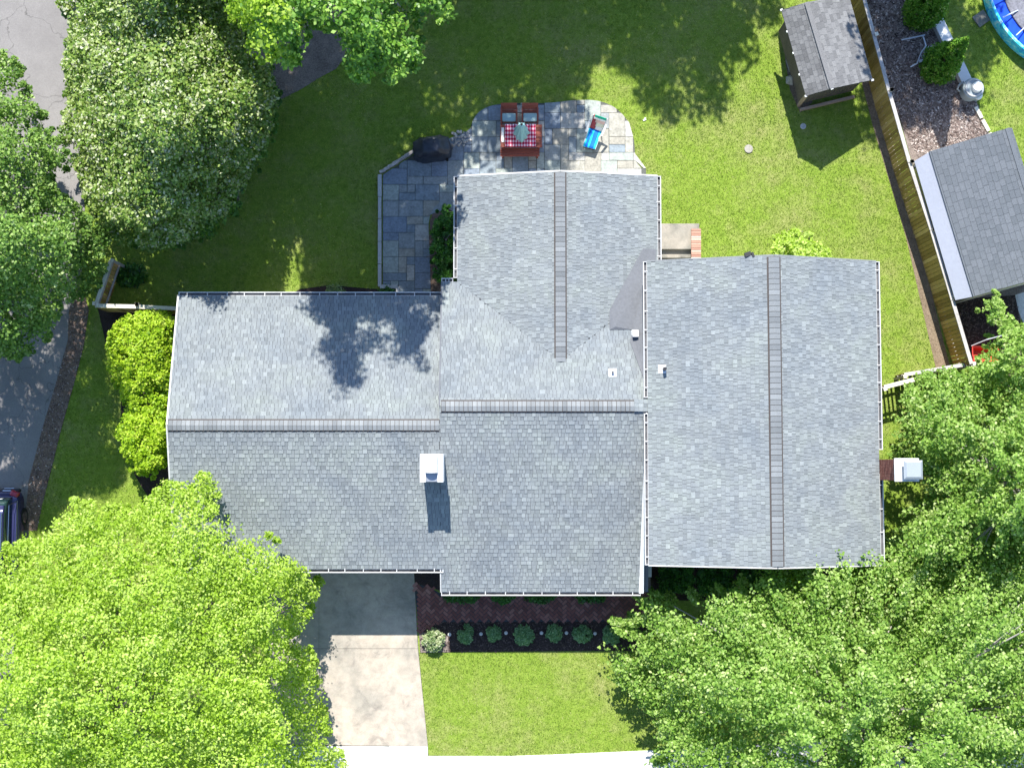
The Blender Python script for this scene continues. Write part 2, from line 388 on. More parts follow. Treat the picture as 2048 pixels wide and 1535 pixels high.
drive_px = [(520, 1040), (825, 1040), (826, 1140), (837, 1300), (856, 1492), (545, 1488)]
drive_w = PP(drive_px)
drv = kind(sheet('driveway', drive_w, .008, M['joint']), 'structure')
def quad_slab(parent, name, px, z, mat, inset=.006, th=.10):
    w = [Vector((p.x, p.y)) for p in PP(px)]; c = sum(w, Vector((0, 0))) / len(w)
    w = [p + (c - p).normalized() * inset * 1.4 for p in w]
    mb = MB(); mb.prism([(p.x, p.y) for p in w], z - th, z); return mb.build(name, mat, parent)
for q in ([(638, 1060), (824, 1060), (836, 1296), (638, 1296)], [(638, 1296), (836, 1296), (856, 1491), (641, 1489)],
          [(535, 1060), (638, 1060), (638, 1296), (540, 1296)], [(540, 1296), (638, 1296), (641, 1489), (548, 1487)]):
    quad_slab(drv, 'concrete_slab', q, .03, M['drive'])
side_px = [(520, 1488), (856, 1491), (857, 1510), (1040, 1511), (1200, 1506), (1360, 1497), (1500, 1488), (2300, 1440), (2300, 1530), (1360, 1590), (857, 1602), (520, 1600)]
side_w = PP(side_px); sw = kind(sheet('sidewalk', side_w, .008, M['joint']), 'structure')
xs = [520, 610, 701, 778, 856, 938, 1023, 1105, 1187, 1272, 1360]
def st(x): return 1490 if x <= 856 else (1510 if x < 1050 else 1510 - (x - 1040) * .043)
for a, b in zip(xs[:-1], xs[1:]):
    ta, tb = (1490, 1491) if b <= 857 else (st(a) if a > 856 else 1510, st(b))
    quad_slab(sw, 'concrete_slab', [(a, ta), (b, tb), (b, 1600), (a, 1600)], .034, M['walkc'], .008)
for k in range(10):
    a, b = 1360 + k * 90, 1450 + k * 90
    quad_slab(sw, 'concrete_slab', [(a, 1497 - k * 5), (b, 1492 - k * 5), (b, 1585 - k * 5), (a, 1590 - k * 5)], .034, M['walkc'], .008)

# beds and bare soil
bed_px = [(840, 1243), (1330, 1241), (1330, 1300), (1150, 1301), (900, 1303), (840, 1302)]
bed_w = PP(bed_px); kind(sheet('mulch_bed', bed_w, .022, M['mulch']), 'structure')
bedc_px = [(838, 1262), (896, 1272), (897, 1303), (841, 1304)]
kind(sheet('planting_corner', PP(bedc_px), .030, M['gravel']), 'structure')
bed2_px = [(822, 1100), (1340, 1100), (1340, 1200), (885, 1200), (880, 1180), (830, 1165)]
bed2_w = PP(bed2_px); kind(sheet('foundation_bed', bed2_w, .014, M['mulch']), 'structure')
bed3_w = PP([(1296, 1100), (1500, 1100), (1700, 1100), (1700, 1170), (1500, 1200), (1296, 1200)])
kind(sheet('shrub_bed', bed3_w, .012, M['mulch']), 'structure')
tree_bed_w = PP([(530, 225), (560, 200), (600, 180), (640, 155), (672, 138), (690, 115), (692, 60), (700, -60), (480, -60), (470, 150)])
kind(sheet('bare_mulch_bed', tree_bed_w, .014, M['gravel']), 'structure')
hedgebed_w = PP([(915, 395), (890, 400), (872, 412), (860, 440), (858, 480), (861, 560), (862, 620), (960, 620), (960, 395)])
kind(sheet('hedge_bed', hedgebed_w, .016, M['litter']), 'structure')
backbed_w = PP([(560, 600), (600, 578), (660, 570), (740, 577), (800, 580), (800, 640), (560, 640)])
kind(sheet('back_wall_bed', backbed_w, .013, M['mulch']), 'structure')
sidebed_w = PP([(195, 615), (360, 617), (390, 700), (390, 960), (300, 1000), (270, 950), (245, 880), (240, 760), (215, 700)])
kind(sheet('side_bed', sidebed_w, .013, M['mulch']), 'structure')
neigh_px = [(1722, -60), (1860, -60), (1878, 30), (1938, 165), (1985, 285), (2060, 420), (2060, 600), (2040, 640), (2060, 800), (1940, 745), (1905, 640), (1850, 420), (1800, 240), (1755, 110)]
neigh_w = PP(neigh_px); kind(sheet('neighbour_mulch', neigh_w, .014, M['gravel']), 'structure')
fs_px = [(1588, 0), (1725, 0), (1770, 185), (1850, 470), (1898, 735), (1870, 735), (1820, 480), (1740, 235), (1640, 215), (1575, 160), (1560, 100)]
strip_w = PP([(1712, 120), (1735, 120), (1775, 250), (1835, 470), (1900, 735), (1872, 738), (1812, 475), (1745, 250)])
kind(sheet('fence_soil', strip_w, .010, M['soil']), 'structure')
shedsoil_w = PP([(1575, 60), (1600, 60), (1625, 205), (1600, 225), (1580, 180), (1570, 120)])
kind(sheet('shed_soil', shedsoil_w, .010, M['soil']), 'structure')
white_gr = PP([(2030, 590), (2120, 560), (2120, 700), (2048, 650), (2036, 620)])
kind(sheet('white_gravel', white_gr, .022, M['whitegravel']), 'structure')
dark_w = PP([(1905, 600), (2030, 590), (2040, 640), (2060, 760), (1940, 745)])
kind(sheet('dark_mulch_bed', dark_w, .019, M['mulch']), 'structure')

# ---------------------------------------------------------------- flagstone patio
patio_px = [(766, 350), (835, 305), (905, 275), (940, 262), (945, 240), (963, 218), (1000, 207), (1050, 206), (1100, 207), (1150, 200), (1200, 201), (1235, 217), (1258, 245), (1268, 280), (1272, 335), (1292, 337), (1292, 430), (915, 430), (880, 405), (862, 420), (857, 450), (860, 520), (862, 610), (798, 610), (798, 577), (766, 575)]
def smooth_poly(w, a, b, it=2):
    """round corners a..b of a plan polygon"""
    for _ in range(it):
        out = []
        for i, p in enumerate(w):
            if a <= i <= b:
                out += [p * .75 + w[i - 1] * .25, p * .75 + w[(i + 1) % len(w)] * .25]
            else: out.append(p)
        b = a + 2 * (b - a + 1) - 1; w = out
    return w
patio_w = smooth_poly([p.to_2d() for p in PP(patio_px)], 3, 11, 2)
patio = kind(sheet('patio', patio_w, .012, M['joint']), 'structure')
def nearest_on(poly, p):
    best = None; bd = 1e9
    for i in range(len(poly)):
        a = poly[i]; b = poly[(i + 1) % len(poly)]; ab = b - a; t = max(0, min(1, (p - a).dot(ab) / max(1e-9, ab.length_squared)))
        q = a + ab * t; d = (q - p).length
        if d < bd: bd = d; best = q
    return best, bd
cell = .305; xs0 = min(p.x for p in patio_w); ys0 = min(p.y for p in patio_w); nx = int((max(p.x for p in patio_w) - xs0) / cell) + 2; ny = int((max(p.y for p in patio_w) - ys0) / cell) + 2
used = set(); patio_flat = [(p.x, p.y) for p in patio_w]
SIZES = [(2, 2), (2, 1), (3, 2), (1, 2), (2, 3), (2, 2), (3, 2), (1, 1), (3, 1)]
for j in range(ny):
    for i in range(nx):
        if (i, j) in used: continue
        random.shuffle(SIZES)
        for (a, b) in SIZES + [(1, 1)]:
            if all((i + u, j + v) not in used for u in range(a) for v in range(b)): break
        for u in range(a):
            for v in range(b): used.add((i + u, j + v))
        x0, y0 = xs0 + i * cell + .009, ys0 + j * cell + .009; x1, y1 = xs0 + (i + a) * cell - .009, ys0 + (j + b) * cell - .009
        cor = [(x0, y0), (x1, y0), (x1, y1), (x0, y1)]; ins = [inpoly(*c, patio_flat) for c in cor]
        cen = ((x0 + x1) / 2, (y0 + y1) / 2)
        if not any(ins) and not inpoly(*cen, patio_flat): continue
        if all(ins): pts = [(x + random.uniform(-.006, .006), y + random.uniform(-.006, .006)) for x, y in cor]
        else:
            if not inpoly(*cen, patio_flat) and sum(ins) < 2: continue
            pts = []
            for k in range(4):
                p, q = Vector(cor[k]), Vector(cor[(k + 1) % 4]); m = max(2, int((q - p).length / .08))
                for t in range(m): pts.append(p.lerp(q, t / m))
            pts = [(r if inpoly(r.x, r.y, patio_flat) else nearest_on(patio_w, r)[0]) for r in pts]
            o = []
            for r in pts:
                if not o or (r - o[-1]).length > .012: o.append(r)
            pts = [(r.x, r.y) for r in o]
            if len(pts) < 3 or area(pts) < .02: continue
        mb = MB(); zt = .036 + random.uniform(-.004, .004); mb.prism(pts, .0, zt)
        lite = 1 if cen[0] > 1.6 else 0
        w = [3, 3, 1, 2, .6, 3, .5] if not lite else [1, 2, 3, 3, 3, .8, 2]
        mb.build('flagstone', M['st_' + random.choices([s[1] for s in STONES], w)[0]], patio)
# patio kerb
def strip_wall(name, px, z, w, h, mat, label, cat, step=.9, group=None):
    t = thing(name, label, cat, P(*px[0])); pts = PP(px)
    for a, b in zip(pts[:-1], pts[1:]):
        L = (b - a).length; n = max(1, round(L / step))
        for k in range(n):
            p = a.lerp(b, (k + .01) / n); q = a.lerp(b, (k + .99) / n)
            mb = MB(); mb.bar(p + Vector((0, 0, h / 2)), q + Vector((0, 0, h / 2)), w + random.uniform(-.01, .01), h + random.uniform(-.006, .006)); mb.build('kerb_stone', mat, t, bevel=.01)
    return t
strip_wall('patio_kerb', [(760, 350), (760, 574), (796, 574), (796, 590)], 0, .13, .16, M['kerbstone'], 'pale straight stone kerb along the left side of the flagstone patio', 'kerb')
t = thing('patio_edging', 'low diagonal edging of stones between the kerb and the covered grill', 'edging', P(762, 345))
for k in range(11):
    x, y = 765 + k * 8.5, 343 - k * 5.4
    mb = MB(); mb.box((0, 0, .06), (.17 + random.random() * .06, .11 + random.random() * .04, .13)); o = mb.build('edging_stone', M['rock'], None, bevel=.02)
    o.location = P(x, y); o.rotation_euler.z = R(32 + random.uniform(-12, 12)); attach(o, t)
t = thing('rock_pile', 'small pile of pale river rocks beside the covered grill', 'rocks', P(925, 275))
mb = MB()
for k in range(55):
    x, y = random.uniform(900, 942), random.uniform(262, 292); p = P(x, y, .03 + random.random() * .06); s = random.uniform(.03, .07)
    mb.lathe(p - Vector((0, 0, s * .6)), [(s * .6, 0), (s, s * .5), (s * .7, s), (s * .2, s * 1.15)], 6)
kind(mb.build('rock', M['rock'], t), 'stuff')

# ---------------------------------------------------------------- herringbone walk
walk_px = [(828, 1166), (856, 1172), (884, 1188), (1315, 1186), (1315, 1242), (878, 1243), (862, 1250), (846, 1264), (838, 1262)]
walk_w = [(p.x, p.y) for p in PP(walk_px)]
walk = kind(sheet('brick_walk', [Vector(p) for p in walk_w], .018, M['deck']), 'structure')
u = .115; bx0 = min(p[0] for p in walk_w); by0 = min(p[1] for p in walk_w); bricks = []
c45, s45 = math.cos(R(45)), math.sin(R(45))
for a in range(-5, 95):
    for b in range(-60, 45):
        m4 = (a - b) % 4
        if m4 == 0: cx, cy, rot = (a + 1) * u, (b + .5) * u, 0
        elif m4 == 2: cx, cy, rot = (a + .5) * u, b * u, 90
        else: continue
        x, y = bx0 + cx * c45 - cy * s45, by0 + cx * s45 + cy * c45
        if inpoly(x, y, walk_w): bricks.append((x, y, R(rot + 45)))
tpl = []
for k in range(6):
    mb = MB(); mb.box((0, 0, 0), (2 * u - .018, u - .018, .06), tone=.25 + k / 10); tpl.append(mb.data('brick', M['walkbrick']))
bricks.sort(key=lambda b: (b[1] > P(0, 1190).y, random.random()))
for x, y, r in bricks[:298]:
    obj_at('brick', random.choice(tpl), (x, y, random.uniform(.006, .012)), walk, r + R(random.uniform(-2, 2)))
mb = MB()
for x, y, r in bricks[298:]: mb.box((x, y, random.uniform(.006, .012)), (2 * u - .010, u - .010, .06), r + R(random.uniform(-2, 2)), tone=random.random())
if mb.v: kind(mb.build('brick_field', M['walkbrick'], walk), 'stuff')

# ================================================================= THE HOUSE
EX = .143
class Slope:
    """a roof plane: z = z0 + g*(distance from the eave line); dirn is the plan direction up the slope"""
    def __init__(s, eave_pt, up, z0, g): s.p = Vector(eave_pt); s.u = Vector(up).normalized(); s.z0 = z0; s.g = g; s.e = Vector((s.u.y, -s.u.x))
    def z(s, x, y): return s.z0 + s.g * ((Vector((x, y)) - s.p).dot(s.u))
    def lift(s, x, y, d): return Vector((x, y, s.z(x, y) + d))
GF = .2813
zF = lambda y: 2.8 + GF * (y + 4.22)
Gx0, Gx1 = -11.72, -2.462; Gf, Gr, Gb = -3.41, 1.54, 6.14
Mx0, Mx1 = -2.46, 4.56; Mf, Mr = -4.22, 2.18
zGr = zF(Gr); zMr = zF(Mr); gGb = (zGr - 3.15) / (Gb - Gr); gMb = .28; Rx0, Rx1, Rr, Ry1 = -1.92, 5.11, 1.67, 10.33
zE = zMr - gMb * (6.60 - Mr); gR = .222; zRr = zE + gR * (Rr - Rx0); yv = Mr + (zMr - zRr) / gMb
yvr = Mr + (zMr - (zRr - gR * (Rx1 - Rr))) / gMb
Tx0, Tx1, Tr, Tf, Tb, zTe, zTr = 4.60, 12.40, 8.68, -3.15, 7.10, 4.66, 5.95
SL = {
 'garage_front': (Slope((0, Gf), (0, 1), zF(Gf), GF), [(Gx0, Gf), (Gx1, Gf), (Gx1, Gr), (Gx0, Gr)]),
 'garage_back': (Slope((0, Gb), (0, -1), 3.15, gGb), [(Gx0, Gr), (Gx1, Gr), (Gx1, Gb), (Gx0, Gb)]),
 'main_front': (Slope((0, Mf), (0, 1), 2.8, GF), [(Mx0, Mf), (Mx1, Mf), (Mx1, Mr), (Mx0, Mr)]),
 'main_back_a': (Slope((0, 6.60), (0, -1), zE, gMb), [(Mx0, Mr), (Rr, Mr), (Rr, yv), (Rx0, 6.60), (Mx0, 6.60)]),
 'main_back_b': (Slope((0, 6.60), (0, -1), zE, gMb), [(Rr, Mr), (Mx1 + .5, Mr), (Mx1 + .5, yv + (Mx1 + .5 - Rr) * (yvr - yv) / (Rx1 - Rr)), (Rr, yv)]),
 'rear_left': (Slope((Rx0, 0), (1, 0), zE, gR), [(Rr, yv), (Rr, Ry1), (Rx0, Ry1), (Rx0, 6.60)]),
 'rear_right': (Slope((Rx1, 0), (-1, 0), zRr - gR * (Rx1 - Rr), gR), [(Rr, yv), (Rx1, yvr), (Rx1, Ry1), (Rr, Ry1)]),
 'tall_left': (Slope((Tx0, 0), (1, 0), zTe, (zTr - zTe) / (Tr - Tx0)), [(Tx0, Tf), (Tr, Tf), (Tr, Tb), (Tx0, Tb)]),
 'tall_right': (Slope((Tx1, 0), (-1, 0), zTe, (zTr - zTe) / (Tx1 - Tr)), [(Tr, Tf), (Tx1, Tf), (Tx1, Tb), (Tr, Tb)]),
}
house = thing('house', 'sprawling grey shingled house with low garage wing, rear gable and taller right wing', 'house', (0, 0, 0))
roof_of = {}
for nm, keys in (('garage', ['garage_front', 'garage_back']), ('main', ['main_front', 'main_back_a', 'main_back_b', 'rear_left', 'rear_right']), ('tall', ['tall_left', 'tall_right'])):
    mb = MB()
    for k in keys:
        s, pl = SL[k]; mb.prism(pl, lambda x, y, s=s: s.z(x, y) - .13, lambda x, y, s=s: s.z(x, y))
    r = mb.build('roof', M['deck'], house); r['label'] = {'garage': 'low shingled roof over the garage wing', 'main': 'shingled roof over the middle with rear gable', 'tall': 'higher shingled roof over the right wing'}[nm]
    for k in keys: roof_of[k] = r
tabs = []
def shingle_poly(s, pl, x0w, w, k, tone, thick):
    """one tab in slope coordinates: a along the eave, b up the slope (plan distance)"""
    pass
EXP = EX * .962
for key, (s, pl) in SL.items():
    loc = ccw([((Vector(p) - s.p).dot(s.e), (Vector(p) - s.p).dot(s.u)) for p in pl])
    a0, a1 = min(p[0] for p in loc), max(p[0] for p in loc); b0, b1 = min(p[1] for p in loc), max(p[1] for p in loc)
    nrow = int((b1 - b0) / EXP) + 1
    for r in range(nrow):
        a = a0 - random.uniform(0, .3); lo = b0 + r * EXP; prev = .5
        while a < a1:
            w = random.choice((.10, .12, .14, .16, .18, .22)); raised = (random.random() < .8) if prev < .5 else (random.random() < .25)
            tone = min(1, max(0, random.gauss(.60 if raised else .38, .12) + .10 * noise.noise(Vector((a * .5, lo * .5, hash(key) % 7 * 0 + 3)))))
            poly = clip_to([(a + .005, lo), (a + w - .005, lo), (a + w - .005, lo + EXP + .002), (a + .005, lo + EXP + .002)], loc)
            prev = 1 if raised else 0
            if poly and area(poly) > .0025: tabs.append((key, poly, lo, tone, .019 if raised else .009))
            a += w
def tab_geo(mb, key, poly, lo, tone, th, org=Vector((0, 0, 0))):
    s = SL[key][0]; n = len(poly); top = []; bot = []
    for a, b in poly:
        q = s.p + s.e * a + s.u * b; f = 1 - min(1, (b - lo) / (EXP + .012))
        z = s.z(q.x, q.y); top.append(Vector((q.x, q.y, z + .004 + th * (.25 + .75 * f))) - org); bot.append(Vector((q.x, q.y, z + .001)) - org)
    vs = bot + top; nn = (top[1] - top[0]).cross(top[2] - top[0]).z
    if nn < 0: top = top[::-1]; bot = bot[::-1]; vs = bot + top
    mb.add(vs, [tuple(range(n, 2 * n))] + [(i, (i + 1) % n, n + (i + 1) % n, n + i) for i in range(n)], tone)
order = sorted(range(len(tabs)), key=lambda i: -(area(tabs[i][1]) * (1.15 if tabs[i][0].startswith('tall') else 1) + random.random() * .0))
single = set(order[:290])
per = {r: MB() for r in set(roof_of.values())}
cnt = {}
for i, (key, poly, lo, tone, th) in enumerate(tabs):
    r = roof_of[key]
    if i in single:
        s = SL[key][0]; a, b = poly[0]; q = s.p + s.e * a + s.u * b; org = Vector((q.x, q.y, s.z(q.x, q.y)))
        mb = MB(); tab_geo(mb, key, poly, lo, tone, th, org); obj_at('shingle', mb.data('shingle', M['shingle']), org, r)
    else: tab_geo(per[r], key, poly, lo, tone, th)
for r, mb in per.items(): kind(mb.build('shingle_field', M['shingle'], r), 'stuff')

# ridge vents and caps
def ridge(roof, a, b, zr, gl, gr, wid, step, vent=True):
    a = Vector((*a, zr)); b = Vector((*b, zr)); d = (b - a).normalized(); x = d.cross(Vector((0, 0, 1))).normalized(); L = (b - a).length; hw = wid / 2
    mb = MB(); lift = .045
    for sd, g in ((1, gr), (-1, gl)):
        p0 = a + x * sd * .02; p1 = a + x * sd * (hw + .03)
        dz = lambda w, g=g: Vector((0, 0, -g * w))
        q = [a + Vector((0, 0, lift)), b + Vector((0, 0, lift)), b + x * sd * (hw + .045) + dz(hw + .045) + Vector((0, 0, lift - .012)), a + x * sd * (hw + .045) + dz(hw + .045) + Vector((0, 0, lift - .012))]
        lo = [v - Vector((0, 0, .05)) for v in q]
        if sd < 0: q = q[::-1]; lo = lo[::-1]
        mb.add(lo + q, [(3, 2, 1, 0), (4, 5, 6, 7), (0, 1, 5, 4), (1, 2, 6, 5), (2, 3, 7, 6), (3, 0, 4, 7)])
    mb.build('ridge_vent', M['ventbrown'], roof)
    n = int(L / step)
    for k in range(n):
        t0 = k * L / n; t1 = (k + 1) * L / n + .01; o = a + d * t0; vs = []; tn = min(1, max(0, random.gauss(.5, .25)))
        for t, zz in ((t0 + .016, .030), (t1 - .010, .006)):
            for w, g in ((-hw, gl), (0, 0), (hw, gr)):
                vs.append(a + d * t + x * w + Vector((0, 0, lift + .004 + zz - g * abs(w))) - o)
        bt = [v - Vector((0, 0, .014)) for v in vs[:3]]
        m = MB(); m.add(vs + bt, [(0, 1, 4, 3), (1, 2, 5, 4), (6, 7, 1, 0), (7, 8, 2, 1)], tn)
        obj_at('ridge_cap', m.data('ridge_cap', M['ridge']), o, roof)
gT = (zTr - zTe) / (Tr - Tx0)
ridge(roof_of['garage_front'], (Gx0 + .02, Gr), (Gx1 - .02, Gr), zGr, gGb, GF, .34, .15)
ridge(roof_of['main_front'], (Mx0 + .05, Mr), (Mx1 - .42, Mr), zMr, gMb, GF, .34, .15)
ridge(roof_of['main_front'], (Rr, Ry1 - .03), (Rr, yv - .02), zRr, gR, gR, .34, .17)
ridge(roof_of['tall_left'], (Tr, Tb - .03), (Tr, Tf + .03), zTr, gT, (zTr - zTe) / (Tx1 - Tr), .36, .18)
# wall flashing / step along the garage junction
mb = MB(); s = SL['main_back_a'][0]
mb.add([(Mx0 - .03, Mr, zMr - .35), (Mx0 - .03, 6.6, zE - .35), (Mx0 - .03, 6.6, s.z(0, 6.6) + .02), (Mx0 - .03, Mr, zMr + .02), (Mx0 + .02, Mr, zMr + .022), (Mx0 + .02, 6.6, zE + .022)], [(0, 3, 2, 1), (3, 4, 5, 2)])
mb.build('step_flashing', M['membrane'], roof_of['main_front'])

# gutters
def gutter(roof, a, b, z, out, hang=.62, w=.13):
    a = Vector((*a, z)); b = Vector((*b, z)); o = Vector((*out, 0)); L = (b - a).length; d = (b - a).normalized()
    mb = MB()
    ca = a + o * (w - .012) + Vector((0, 0, -.04)); cb = b + o * (w - .012) + Vector((0, 0, -.04)); mb.bar(ca, cb, .032, .10)
    ca = a + o * .008 + Vector((0, 0, -.055)); cb = b + o * .008 + Vector((0, 0, -.055)); mb.bar(ca, cb, .016, .10)
    for e in (a, b): mb.bar(e + o * .0 + Vector((0, 0, -.05)), e + o * (w + .008) + Vector((0, 0, -.05)), .025, .115)
    g = mb.build('gutter', M['gutterwhite'], roof)
    mb = MB(); mb.bar(a + o * w / 2 + Vector((0, 0, -.095)), b + o * w / 2 + Vector((0, 0, -.095)), w, .02); mb.build('gutter_trough', M['gutterin'], roof)
    n = max(2, int(L / hang)); mb = MB()
    for k in range(n):
        p = a + d * (L * (k + .5) / n + random.uniform(-.06, .06)); mb.bar(p - o * .04 + Vector((0, 0, .012)), p + o * (w) + Vector((0, 0, .012)), .028, .012)
    kind(mb.build('gutter_hanger', M['gutterwhite'], roof), 'stuff')
rg, rm, rt = roof_of['garage_front'], roof_of['main_front'], roof_of['tall_left']
gutter(rg, (Gx0, Gb), (Gx1 - .03, Gb), 3.15, (0, 1))
gutter(rg, (Gx0, Gf), (Gx1 + .06, Gf), zF(Gf), (0, -1))
gutter(rm, (Mx0, Mf), (Mx1 - .08, Mf), 2.8, (0, -1))
gutter(rm, (Rx0, 6.75), (Rx0, Ry1), zE, (-1, 0))
gutter(rm, (Mx0, 6.60), (Rx0 - .16, 6.60), zE, (0, 1), .4)
gutter(rm, (Rx1, 7.2), (Rx1, Ry1), zRr - gR * (Rx1 - Rr), (1, 0))
gutter(rt, (Tx0, 2.48), (Tx0, Tb), zTe, (-1, 0))
gutter(rt, (Tx0, Tf), (Tx0, 1.92), zTe, (-1, 0))
gutter(rt, (Tx1, .72), (Tx1, Tb), zTe, (1, 0))
gutter(rt, (Tx1, Tf), (Tx1, -.12), zTe, (1, 0))
# rake trims
def rake(roof, pts, w=.05, mat='gutterwhite', h=.12):
    mb = MB()
    for a, b in zip(pts[:-1], pts[1:]): mb.bar(Vector(a) + Vector((0, 0, -.05)), Vector(b) + Vector((0, 0, -.05)), w, h)
    mb.build('rake_trim', M[mat], roof)
rake(rg, [(Gx0 - .028, Gf, zF(Gf)), (Gx0 - .028, Gr, zGr), (Gx0 - .028, Gb, 3.15)], .05)
rake(rm, [(Rx0, Ry1 + .028, zE), (Rr, Ry1 + .028, zRr), (Rx1, Ry1 + .028, zRr - gR * (Rx1 - Rr))], .05)
rake(rm, [(Mx0 - .028, Mf, 2.8), (Mx0 - .028, Gf, zF(Gf) + .0)], .04)
rake(rt, [(Tx0, Tb + .025, zTe), (Tr, Tb + .025, zTr), (Tx1, Tb + .025, zTe)], .045, 'ridge')
rake(rt, [(Tx0, Tf - .025, zTe), (Tr, Tf - .025, zTr), (Tx1, Tf - .025, zTe)], .045)
# broad white rake board of the middle roof, widening towards the eave, with the grey flashing strip beside it
mb = MB(); vs = []
for y, w in ((Mr - .2, .05), (Mf - .05, .17)):
    z = zF(y) + .05
    for dx, dz in ((0, 0), (w, 0), (w, -.16), (0, -.16)): vs.append((Mx1 - .02 - (w - .05) * .9 + dx, y, z + dz))
mb.add(vs, [(0, 1, 5, 4), (1, 2, 6, 5), (3, 0, 4, 7), (4, 5, 6, 7), (2, 3, 7, 6), (3, 2, 1, 0)]); mb.build('rake_board', M['white'], rm)
mb = MB(); mb.add([(Mx1 + .04, Mr - .3, zMr - .10), (Mx1 + .04, Mf, 2.76), (Mx1 + .20, Mf, 2.76), (Mx1 + .10, Mr - .3, zMr - .10)], [(0, 1, 2, 3)]); mb.build('side_flashing', M['membrane'], rm)
# saddle between rear gable and the tall wing
sr, sb = SL['rear_right'][0], SL['main_back_b'][0]
def onroof(px, py, up=.03):
    z = 3.8
    for _ in range(6):
        p = P(px, py, z); z = max(sr.z(p.x, p.y) if p.x > Rr else 0, sb.z(p.x, p.y)) + up
    return P(px, py, z)
v = [onroof(1286, 497), onroof(1312, 498), onroof(1312, 530, .10), onroof(1292, 560, .20), onroof(1231, 653, .10), onroof(1219, 620), onroof(1219, 659), onroof(1264, 659), onroof(1294, 659, .22), onroof(1260, 683), onroof(1294, 775, .06)]
mb = MB(); mb.add(v, [(0, 5, 4, 3), (0, 3, 2, 1), (5, 6, 4), (4, 6, 7), (3, 4, 7, 8), (7, 9, 10, 8)])
sd_ = mb.build('saddle', M['membrane'], rm); sd_['label'] = 'smooth grey cricket against the tall wing'
# ridge saddle patch joining main ridge to tall roof
s = SL['tall_left'][0]
mb = MB()
for i in range(4):
    for j in range(3):
        x0 = Mx1 - .42 + i * .16; y0 = 2.0 + j * .14; z = zMr + .03 + max(0, x0 - Tx0) * .32
        mb.box((x0 + .08, y0 + .07, z), (.152, .134, .03), tone=random.random())
mb.build('saddle_shingles', M['shingle'], rm)
# walls
def wall(x0, x1, y0, y1, ztop, wins, label=None):
    mb = MB(); mb.prism([(x0, y0), (x1, y0), (x1, y1), (x0, y1)], 0, ztop); w = mb.build('wall', M['siding'], house)
    if label: w['label'] = label
    for (side, c, zc, ww, hh) in wins:
        f = MB(); g = MB()
        if side in 'ns':
            yy = y1 if side == 'n' else y0; sg = 1 if side == 'n' else -1
            f.box((c, yy + sg * .03, zc), (ww + .16, .06, hh + .16)); g.box((c, yy + sg * .055, zc), (ww, .02, hh))
        else:
            xx = x1 if side == 'e' else x0; sg = 1 if side == 'e' else -1
            f.box((xx + sg * .03, c, zc), (.06, ww + .16, hh + .16)); g.box((xx + sg * .055, c, zc), (.02, ww, hh))
        fo = f.build('window', M['white'], w); g.build('pane', M['glass'], w)
    return w
gw = wall(Gx0 + .3, Gx1, Gf + .45, Gb - .4, 2.9, [('n', -9.5, 1.6, 1.2, 1.0), ('n', -5.5, 1.6, 1.2, 1.0), ('w', 3.4, 1.6, 1.0, 1.0)])
mb = MB()
for k in range(4): mb.box((-7.4, Gf + .42, .28 + k * .54), (4.8, .05, .52))
mb.build('garage_door', M['white'], gw)
wall(Mx0 + .05, Tx0 + .3, Mf + .5, 6.3, 2.62, [('s', -.6, 1.4, 1.8, 1.2), ('s', 3.2, 1.4, 1.6, 1.2)])
wall(Rx0 + .35, Rx1 - .35, 6.0, Ry1 - .35, 3.05, [('n', .5, 1.2, 2.4, 1.9), ('e', 8.3, 1.6, .9, 1.1)])
wall(Tx0 + .42, Tx1 - .35, Tf + .35, Tb - .35, 4.5, [('s', 6.6, 3.4, 1.4, 1.2), ('s', 10.4, 3.4, 1.4, 1.2), ('n', 6.6, 3.4, 1.2, 1.1), ('n', 10.6, 3.4, 1.2, 1.1), ('e', 4.5, 3.4, 1.2, 1.1), ('s', 6.6, 1.1, 1.4, 1.2), ('s', 10.4, 1.1, 1.4, 1.2)])
mb = MB(); mb.box((4.80, -3.75, 1.1), (.22, 1.1, 2.2)); mb.build('wall', M['shedwood'], house)
for nm, k in (('a', ('garage_front', 'garage_back', Gx0 + .3)),):
    mb = MB(); x = Gx0 + .3
    mb.add([(x, Gf + .45, 2.9), (x, Gb - .4, 2.9), (x, Gr, zGr - .14), (x + .1, Gf + .45, 2.9), (x + .1, Gb - .4, 2.9), (x + .1, Gr, zGr - .14)], [(0, 2, 1), (3, 4, 5), (0, 3, 5, 2), (2, 5, 4, 1)]); mb.build('gable_wall', M['siding'], house)
for yy, x0, x1, xr, z0, zr in ((Ry1 - .35, Rx0 + .35, Rx1 - .35, Rr, 3.05, zRr - .14), (Tb - .36, Tx0 + .42, Tx1 - .35, Tr, 4.5, zTr - .15), (Tf + .36, Tx0 + .42, Tx1 - .35, Tr, 4.5, zTr - .15)):
    mb = MB(); mb.add([(x0, yy, z0), (x1, yy, z0), (xr, yy, zr), (x0, yy - .1, z0), (x1, yy - .1, z0), (xr, yy - .1, zr)], [(0, 1, 2), (3, 5, 4), (0, 2, 5, 3), (1, 4, 5, 2)]); mb.build('gable_wall', M['siding'], house)

